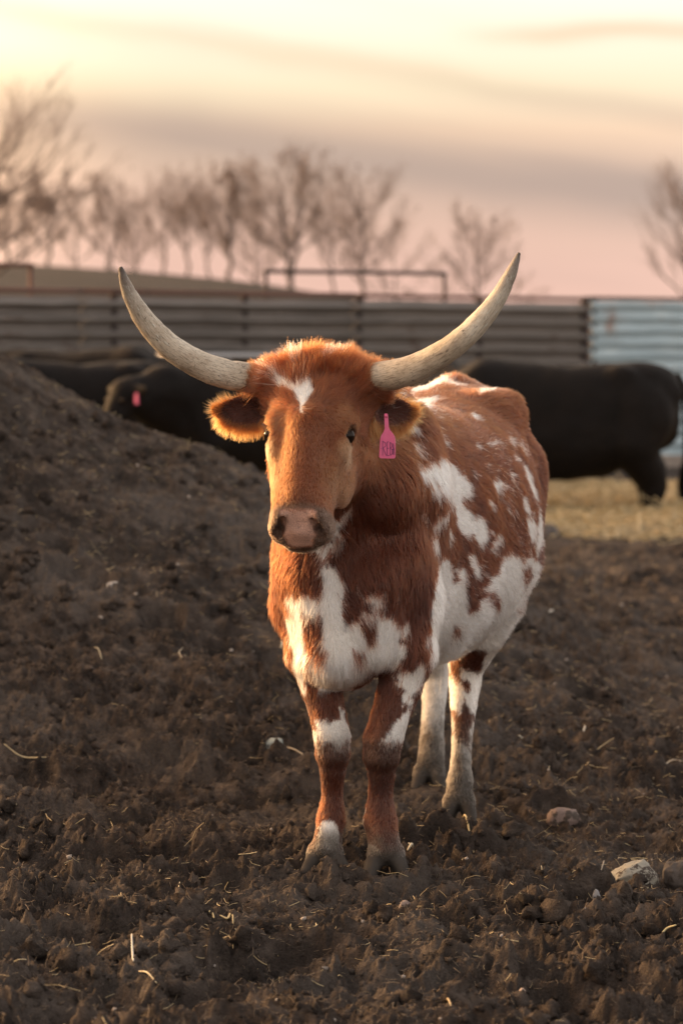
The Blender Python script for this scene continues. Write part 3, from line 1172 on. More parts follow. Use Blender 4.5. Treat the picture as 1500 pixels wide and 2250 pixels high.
def tree(px, top_py, Y, label, seed, wide=.30, low=.22, girth=1.0, leaves=0, lean=0.0, limbs=10, dense=1.0, stems=1):
    """wide: crown half width, low: height of the first limbs, both as shares of the tree's height"""
    rs = np.random.default_rng(seed)
    x = (px - 750) / FPX * Y
    zb = float(base_height(np.array([x]), np.array([Y]))[0]) - .15
    H = at(px, top_py, Y)[2] - zb
    segs, twigs = [], []
    SP, SD, SL = [], [], []
    for st in range(stems):
        off = np.array([0, 0, 0.0]) if stems == 1 else np.array([(st - (stems - 1) / 2) * .5, rs.normal(0, .3), 0])
        tilt = lean + (0 if stems == 1 else (st - (stems - 1) / 2) * .14)
        tp = off + np.array([tilt * H, rs.normal(0, .04) * H, H * .93])
        trunk = bezier(off * .3, off + np.array([tilt * H * .3, 0, H * .5]), tp, 14) + np.concatenate([[[0, 0, 0]], rs.normal(0, .012 * H, (13, 3)) * np.array([1, 1, .3])])
        r0 = .021 * H * girth / stems ** .4
        add_run(segs, trunk, r0, r0 * .12)
        nl = max(4, int(limbs / stems))
        for k in range(nl):
            t0 = low * .85 + (.80 - low) * (k / (nl - 1)) ** 1.1 + rs.normal(0, .02)
            a = trunk[min(12, max(1, int(t0 * 13)))]
            az = rs.uniform(0, 2 * math.pi) if k % 2 else (0 if k % 4 else math.pi) + rs.normal(0, .5)
            hgt = min(.97, t0 + rs.uniform(.30, .48) * (1 - .5 * t0))
            rad = 1.12 * wide * H * math.sqrt(max(.05, 1 - ((hgt - .56) / .50) ** 2)) * rs.uniform(.75, 1.05)
            end = np.array([trunk[0, 0] + tilt * H * hgt + math.cos(az) * rad, math.sin(az) * rad, hgt * H])
            ctl = a * .55 + end * .45 + np.array([0, 0, -.06 * H])
            P = bezier(a, ctl, end, 7) + np.concatenate([np.zeros((1, 3)), rs.normal(0, .008 * H, (6, 3))])
            rl = r0 * (.46 - .30 * t0)
            add_run(segs, P, rl, rl * .25)
            D = np.gradient(P, axis=0)
            D /= np.linalg.norm(D, axis=1, keepdims=True)
            m = int(12 * dense)
            ii = rs.integers(1, 7, m)
            SP.append(P[ii]); SD.append(D[ii]); SL.append(H * rs.uniform(.10, .23, m) * (1.15 - .06 * ii))
        D = np.gradient(trunk, axis=0)
        D /= np.linalg.norm(D, axis=1, keepdims=True)
        ii = rs.integers(6, 14, int(16 * dense))
        SP.append(trunk[ii]); SD.append(D[ii]); SL.append(H * rs.uniform(.10, .18, len(ii)))
    P, D, L = np.concatenate(SP), np.concatenate(SD), np.concatenate(SL)
    axis = np.array([lean * H * .6, 0, 0])
    for level, (kids, rad, frac) in enumerate(((6, .0014, .68), (4, .0008, .66), (0, .00055, 0))):
        out = (P - axis) * np.array([1, 1, 0]) / (H * .9)
        mid, end, d2 = offshoots(rs, P, D, L, .66, .34, out * .7)
        ra = np.maximum(np.full(len(P), rad * H), .0042)
        if level < 1:
            st = np.concatenate([np.column_stack([P, mid, ra, ra * .8]), np.column_stack([mid, end, ra * .8, ra * .5])])
        else:
            st = np.column_stack([P, end, ra, ra * .6])
        twigs.append(st)
        if kids:
            n = max(3, int(kids * dense * .85))
            w = rs.uniform(.25, 1.0, (len(P), n))
            Q = np.where((w < .5)[..., None], P[:, None] + (mid - P)[:, None] * (w * 2)[..., None], mid[:, None] + (end - mid)[:, None] * (w * 2 - 1)[..., None])
            D = np.repeat(d2, n, 0)
            L = np.repeat(L, n) * frac * rs.uniform(.6, 1.2, len(D))
            P = Q.reshape(-1, 3)
    segs, twigs = np.array(segs), np.concatenate(twigs)
    k = H / np.percentile(twigs[:, 5], 99.7)
    segs[:, :6] *= k
    twigs[:, :6] *= k
    o = empty('bare_tree', (x, Y, zb))
    tag(o, label, 'tree', 'bare trees on the rise behind the fence')
    mesh_obj('trunk', *tubes(segs, 5), BARK, o)
    v, f = tubes(twigs, 3)
    if leaves:
        # a few dead leaves still hanging in clumps
        c = twigs[rs.permutation(len(twigs))[:leaves * 5], 3:6]
        c = c[vnoise(c * 1.1 + seed, seed=seed) > .32]
        m = len(c) * 3
        cc = np.repeat(c, 3, 0) + rs.normal(0, .08, (m, 3))
        e = rs.normal(size=(m, 3)) * .065
        g_ = rs.normal(size=(m, 3)) * .045
        lv_ = np.stack([cc - e, cc + g_, cc + e, cc - g_], 1).reshape(-1, 3)
        lf_ = np.arange(m * 4).reshape(-1, 4)
        f = np.concatenate([f, lf_ + len(v)])
        v = np.concatenate([v, lv_])
    mesh_obj('crown', v, f, TWIG, o)
    return o


tree(-28, 138, 120, 'largest bare tree, cut off by the left edge above the fence', 5, .40, .22, 1.0, limbs=16, dense=.95)
tree(18, 360, 205, 'leafy dark bare tree beside the big tree at the left edge', 12, .34, .2, .9, leaves=420)
tree(112, 362, 210, 'dark trunked tree between the left edge and the horn tip', 13, .30, .25, .9, leaves=420)
tree(243, 375, 205, 'wide forked tree rising just behind the left horn tip', 14, .34, .2, .9, leaves=260, stems=2)
tree(362, 352, 215, 'slender pale tree right of the left horn tip', 15, .22, .3, .7)
tree(412, 338, 222, 'thin upright tree left of the narrow dark crowned tree', 16, .20, .3, .65, dense=.9)
tree(462, 372, 222, 'thin leaning tree directly left of the narrow dark crowned tree', 17, .22, .3, .6, lean=-.10, dense=.9)
tree(504, 336, 208, 'narrow tree with dark leaf clumps left of the tall double crown', 18, .22, .3, .95, leaves=460, limbs=12)
tree(640, 306, 200, 'tallest tree of the row with a broad double crown over the pipe frame', 19, .30, .25, 1.1, leaves=300, limbs=16, stems=2)
tree(730, 380, 222, 'faint thin tree between the tallest tree and the fan shaped one', 20, .26, .25, .55, dense=.8)
tree(795, 346, 205, 'fan shaped tree behind the right end of the pipe frame', 21, .36, .22, .85, leaves=120, limbs=13)
tree(570, 455, 224, 'low bushy tree left of the tallest trunk', 22, .45, .1, .6)
tree(1045, 428, 205, 'lone rounded tree standing apart right of the row', 23, .34, .2, .85, leaves=60)
tree(1530, 340, 190, 'bare tree cut off by the right edge above the pale fence', 24, .32, .2, 1.0, limbs=13)
tree(960, 560, 225, 'low shrubby tree left of the lone rounded tree', 25, .6, .08, .6, limbs=8, dense=.8)
tree(1135, 590, 225, 'low shrubby tree right of the lone rounded tree', 26, .6, .08, .6, limbs=8, dense=.8)
tree(300, 470, 226, 'low thin tree between the horn tip and the slender pale tree', 27, .4, .1, .6)
tree(170, 405, 226, 'faint tree behind the gap left of the wide forked tree', 28, .40, .15, .6, dense=.9)
tree(300, 400, 228, 'faint tree behind the gap right of the wide forked tree', 29, .36, .15, .6, dense=.9)
tree(560, 400, 228, 'faint tree filling the gap left of the tallest tree', 30, .34, .15, .6, dense=.9)
tree(865, 470, 226, 'small faint tree at the right end of the row', 31, .46, .12, .6, dense=.8)
tree(60, 420, 228, 'faint tree behind the dark trunked one at the left', 32, .46, .12, .6, dense=.9)


# ================================================================== THE LONGHORN
# body frame: s runs back along the body, t to the animal's left (right in the picture), z up
BO = np.array([0.03, 8.0, 0.0])
YAW = R(14.0)
BA = np.array([math.sin(YAW), math.cos(YAW), 0.0])
BL = np.array([math.cos(YAW), -math.sin(YAW), 0.0])
BU = np.array([0, 0, 1.0])


def B(s, t, z):
    return BO + s * BA + t * BL + z * BU


# head frame: hu to the animal's left, hv from poll to muzzle, hw out of the face
HP = np.array([-0.070, 7.665, 1.366])
HV = np.array([-.050, -.262, -.43])
HV /= np.linalg.norm(HV)
HU = np.array([.980, -.199, 0.0])
HU -= HV * (HU @ HV)
HU /= np.linalg.norm(HU)
HW = -np.cross(HU, HV)
HAX = np.stack([HU, HV, HW])
KV = .865                                         # length of the face


def Hd(u, v, w):
    return HP + u * HU + v * KV * HV + w * HW


EARS = []     # (base, out, up, front)
for sgn, out in ((-1, (-.97, .10, -.09)), (1, (.84, .46, -.16))):
    base = Hd(sgn * .098, .070 if sgn > 0 else .076, -.115)
    ax = np.array(out)
    ax /= np.linalg.norm(ax)
    fr = np.array([.10, -.96, -.18]) if sgn < 0 else np.array([.35, -.90, -.18])
    fr -= ax * (fr @ ax)
    fr /= np.linalg.norm(fr)
    EARS.append((base, ax, np.cross(fr, ax) * (1 if np.cross(fr, ax)[2] > 0 else -1), fr))


def leg(S, pts, k=.03, slim=.004):
    pts = [(np.array(p), r) for p, r in pts]
    S.chain(pts[:3], k)
    S.chain(pts[2:], .006)


def hoof(S, x, y, z, spread, fwd, size):
    """two claws side by side: sloping front wall, bulb behind, flat sole"""
    f = np.array(fwd, float)
    f /= np.linalg.norm(f)
    sd = np.array([-f[1], f[0], 0])
    c = np.array([x, y, z])
    up_ = np.array([0, 0, 1.0])
    for e in (-1, 1):
        o = c + sd * e * (size * .56 + spread)
        top = c + sd * e * size * .50 + up_ * size * 1.45 - f * size * .05
        toe = o + sd * e * size * .22 + f * size * 1.05 + up_ * size * .26
        heel = o - f * size * .45 + up_ * size * .40
        S.cone(top, toe, size * .60, size * .30, .008)
        S.cone(top, heel, size * .60, size * .50, .008)
        S.cone(heel, toe, size * .48, size * .30, .006)
        S.cone(o + up_ * size * .5, toe + up_ * size * .10, size * .52, size * .30, .006)
    # cleft between the claws
    S.cone(c + f * size * 1.5 + up_ * size * .1, c + f * size * .4 + up_ * size * 1.10, size * .24, size * .10, .006, cut=True)
    # flat sole
    sl, X, Y, Z = S.region(c - size * 2.2, c + np.array([size * 2.2, size * 2.2, size * .3]))
    S.cut(((Z - (z - .004)) + 0 * X + 0 * Y).astype(np.float32), sl, .0)


def sculpt_longhorn():
    S = Solid((-.42, 7.20, -.06), (.78, 9.78, 1.47), .0070)
    # trunk: (s, centre t, half width, low, high)
    S.loft(B(0, 0, 0), BA, BL, BU, [
        (-.17, .01, .065, .66, .98), (-.10, .01, .140, .56, 1.10), (.0, .008, .178, .535, 1.22), (.12, .004, .206, .515, 1.285),
        (.30, .0, .235, .50, 1.272), (.50, .0, .285, .485, 1.245), (.75, .0, .335, .492, 1.240), (.95, .0, .338, .545, 1.262),
        (1.10, .0, .298, .62, 1.285), (1.22, .0, .268, .63, 1.295), (1.36, .0, .235, .70, 1.295), (1.47, .0, .150, .76, 1.262),
        (1.53, .0, .06, .85, 1.18)], 2.25, .03)
    # hooks, tail head, withers, backbone
    for e in (-1, 1):
        S.cone(B(1.08, e * .17, 1.20), B(1.14, e * .200, 1.220), .055, .046, .10)
        S.cone(B(1.44, e * .08, 1.21), B(1.50, e * .07, 1.14), .05, .04, .08)
    S.cone(B(1.32, 0, 1.275), B(1.50, 0, 1.262), .040, .030, .06)
    S.cone(B(1.50, 0, 1.262), B(1.57, -.02, 1.10), .032, .026, .03)
    S.cone(B(1.57, -.02, 1.10), B(1.56, -.09, .62), .026, .018, .02)
    S.cone(B(.05, 0, 1.20), B(.25, 0, 1.215), .095, .08, .08)
    # shoulders, point of shoulder and breast
    for e in (-1, 1):
        S.ell(B(.10, .012 + e * .138, .98), (.17, .080, .27), [BA, BL, BU], .05)
        S.cone(B(-.05, .008 + e * .118, .86), B(.03, e * .142, .70), .090, .088, .05)
        S.cone(B(-.11, e * .085, .80), B(-.09, e * .065, .62), .085, .070, .06)
    S.cone(B(-.17, -.045, .84), B(-.135, -.025, .60), .058, .066, .05)
    S.cone(B(-.135, -.025, .60), B(-.06, -.01, .56), .060, .062, .05)
    S.cone(B(-.135, -.022, .60), B(-.105, -.022, .552), .052, .036, .03)
    # dewlap folds under the throat
    S.cone(Hd(-.0, .30, -.27), B(-.15, -.07, .86), .045, .045, .07)
    S.cone(B(-.15, -.07, .86), B(-.15, -.05, .72), .040, .030, .05)
    # neck
    S.chain([(B(.14, .02, 1.10), .165), (B(-.06, .01, 1.08), .150), (B(-.17, -.035, 1.10), .128), (Hd(.02, .13, -.18), .105)], .05)
    S.chain([(B(.02, .0, 1.20), .11), (B(-.16, -.03, 1.23), .105), (Hd(.01, .06, -.14), .10)], .06)
    S.chain([(B(.04, .11, 1.02), .13), (B(-.10, .085, 1.04), .105), (Hd(.045, .20, -.22), .07)], .06)
    S.chain([(B(-.02, .0, .90), .14), (B(-.12, -.04, .96), .11), (Hd(.0, .26, -.24), .06)], .05)
    # forelegs
    P = lambda px, py, Y: at(px, py, Y)
    leg(S, [(B(.04, -.130, .74), .095), (P(693, 1430, 7.99), .072), (P(706, 1510, 7.98), .055), (P(720, 1570, 7.965), .047), (P(730, 1622, 7.95), .048),
            (P(731, 1655, 7.95), .046), (P(731, 1690, 7.955), .034), (P(730, 1740, 7.97), .027), (P(729, 1775, 7.97), .032), (P(727, 1800, 7.965), .038),
            (P(721, 1838, 7.945), .036), (P(716, 1866, 7.93), .040)], .02)
    leg(S, [(B(.04, .140, .74), .095), (P(893, 1430, 7.96), .074), (P(879, 1510, 7.95), .056), (P(856, 1575, 7.93), .050), (P(842, 1622, 7.92), .051),
            (P(838, 1658, 7.92), .048), (P(838, 1698, 7.93), .035), (P(836, 1745, 7.94), .031), (P(835, 1775, 7.94), .037), (P(835, 1804, 7.935), .044),
            (P(842, 1842, 7.915), .041), (P(846, 1868, 7.90), .042)], .02)
    hoof(S, *P(714, 1922, 7.93), .015, (-.10, -1, 0), .043)
    hoof(S, *P(848, 1926, 7.90), .012, (.08, -1, 0), .044)
    # hind legs: thigh, gaskin, hock set back, cannon, foot
    leg(S, [(B(1.15, .16, 1.02), .16), (B(1.02, .19, .78), .130), (B(.98, .185, .66), .095), (B(1.00, .155, .55), .066), (P(1024, 1462, 9.00), .052),
            (P(1021, 1500, 8.99), .047), (P(1018, 1550, 8.93), .038), (P(1014, 1620, 8.87), .029), (P(1012, 1675, 8.83), .029), (P(1010, 1718, 8.80), .038),
            (P(1008, 1750, 8.785), .040)], .035)
    hoof(S, *P(1008, 1806, 8.77), .006, (-.1, -1, 0), .043)
    leg(S, [(B(1.22, -.15, 1.02), .16), (B(1.22, -.17, .80), .125), (B(1.30, -.16, .66), .095), (B(1.44, -.13, .54), .066), (P(955, 1478, 9.60), .050),
            (P(953, 1530, 9.56), .038), (P(950, 1580, 9.50), .034), (P(948, 1632, 9.45), .038), (P(946, 1672, 9.42), .044)], .035)
    hoof(S, *P(942, 1742, 9.40), .006, (-.1, -1, 0), .046)
    # flank fold in front of the thigh, sheath of belly
    S.cone(B(.95, .17, .70), B(.82, .10, .57), .06, .05, .06)
    # head: (v, centre u, half width, low w, high w)
    S.loft(HP, HV, HU, HW, [(a * KV, *r) for a, *r in [
        (-.035, 0, .070, -.10, -.035), (-.015, 0, .105, -.125, -.010), (.03, 0, .116, -.165, .004), (.09, 0, .119, -.205, .010), (.16, 0, .114, -.230, .010),
        (.22, 0, .103, -.240, .004), (.285, -.003, .094, -.236, -.004), (.345, -.007, .089, -.208, -.010), (.40, -.007, .081, -.165, -.013),
        (.445, -.004, .076, -.140, -.014), (.480, -.002, .080, -.128, -.015), (.508, -.002, .080, -.124, -.030), (.535, 0, .073, -.121, -.055),
        (.552, 0, .052, -.116, -.080), (.560, 0, .028, -.110, -.092)]], 2.45, .025)
    for e in (-1, 1):
        S.ell(Hd(e * .088, .190, -.045), (.026, .040, .030), HAX, .035)          # brow
        S.ell(Hd(e * .082, .255, -.045), (.022, .035, .022), HAX, .03)           # cheekbone under the eye
        S.cone(Hd(e * .083, .275, -.06), Hd(e * .060, .345, -.045), .014, .010, .03)
        S.ell(Hd(e * .070, .300, -.150), (.028, .07, .075), HAX, .03)           # cheek muscle
        S.ell(Hd(e * .108, .214, -.046), (.026, .024, .025), HAX, .006, cut=True)  # eye socket
        S.cone(Hd(e * .088, .193, -.028), Hd(e * .108, .193, -.066), .0072, .0065, .008)   # upper lid
        S.cone(Hd(e * .088, .238, -.034), Hd(e * .104, .237, -.066), .0055, .0050, .008)
        S.cone(Hd(e * .112, .03, -.075), Hd(e * .150, .018, -.085), .050, .040, .035)   # horn boss
        S.ell(Hd(e * .054, .500, -.088), (.026, .034, .030), HAX, .015)          # fleshy upper lip
        # nostrils, comma-shaped, with a raised rim
        S.cone(Hd(e * .046, .497, -.036), Hd(e * .060, .520, -.058), .021, .019, .012)
        S.cone(Hd(e * .042, .506, -.034), Hd(e * .054, .531, -.060), .0125, .0150, .005, cut=True)
        S.cone(Hd(e * .055, .531, -.058), Hd(e * .062, .515, -.066), .0100, .0060, .006, cut=True)
    S.cone(Hd(0, .20, -.016), Hd(0, .42, -.030), .046, .040, .030)               # bridge of the nose
    S.ell(Hd(0, .535, -.078), (.034, .014, .034), HAX, .02)                      # pad between the nostrils
    # mouth: a fine line, lower lip behind it
    S.cone(Hd(-.075, .520, -.100), Hd(.075, .520, -.100), .0035, .0035, .004, cut=True)
    S.cone(Hd(-.055, .550, -.100), Hd(.055, .550, -.100), .0050, .0050, .005, cut=True)
    S.ell(Hd(0, .533, -.114), (.046, .026, .017), HAX, .012)
    # ears: cupped leaves held out sideways
    for base, ax, eu, fr in EARS:
        S.cone(base - ax * .02, base + ax * .035, .034, .030, .03)
        S.ell(base + ax * .088, (.082, .044, .016), np.stack([ax, eu, fr]), .02)
        S.cone(base + ax * .10 + eu * .002, base + ax * .172 + eu * .012, .036, .013, .02, flat=(fr, .40))
        S.ell(base + ax * .092 + fr * .013 + eu * .007, (.070, .032, .013), np.stack([ax, eu, fr]), .008, cut=True)
    return S


LS = sculpt_longhorn()
lv, lf = LS.mesh()
lv = relax(lv, lf, 1)
LN = LS.grad(lv)
EYES = [Hd(-.0975, .213, -.047), Hd(.0930, .214, -.050)]


# ---- what grows where: zones of the animal for any points on its skin
def head_local(p):
    return (p - HP) @ HAX.T / np.array([1, KV, 1])


def zones(p):
    h = head_local(p)
    b = p - BO
    s, t, z = b @ BA, b @ BL, b[:, 2]
    headw = sstep(h[:, 1], -.10, -.02) * (1 - sstep(h[:, 1], .58, .62)) * sstep(h[:, 2], -.27, -.19) * (1 - sstep(np.abs(h[:, 0]), .15, .19))
    headw = headw * (1 - sstep(p[:, 1], 7.74, 7.80))
    ear = np.zeros(len(p))
    inner = np.zeros(len(p))
    rim = np.zeros(len(p))
    for base, ax, eu, fr in EARS:
        q = p - base
        a, c, f = q @ ax, q @ eu, q @ fr
        e = sstep(a, .015, .035) * (np.abs(c) < .062) * (np.abs(f) < .035) * (a < .19)
        rr = np.sqrt(((a - .090) / .068) ** 2 + ((c - .007) / .034) ** 2)
        ear = np.maximum(ear, e)
        inner = np.maximum(inner, e * (rr < 1.02) * (f > -.004))
        rim = np.maximum(rim, e * (rr > .90))
    legw = 1 - sstep(z, .46, .60)
    legw = np.where((s > .2) & (s < .8), 0, legw)
    return dict(h=h, s=s, t=t, z=z, head=headw, ear=ear, inner=inner, rim=rim, leg=legw)


def nose_pad(h):
    """1 on the bare moist skin of the muzzle"""
    u, v, w = h.T
    front = sstep(v, .474, .486)
    wide = 1 - sstep(np.abs(u) / np.interp(v, [.46, .49, .53, .56], [.030, .047, .046, .032]), .90, 1.04)
    return front * wide * sstep(w, -.098, -.080)


def muzzle_rim(h):
    u, v, w = h.T
    return sstep(v, .452, .478) * (1 - nose_pad(h))


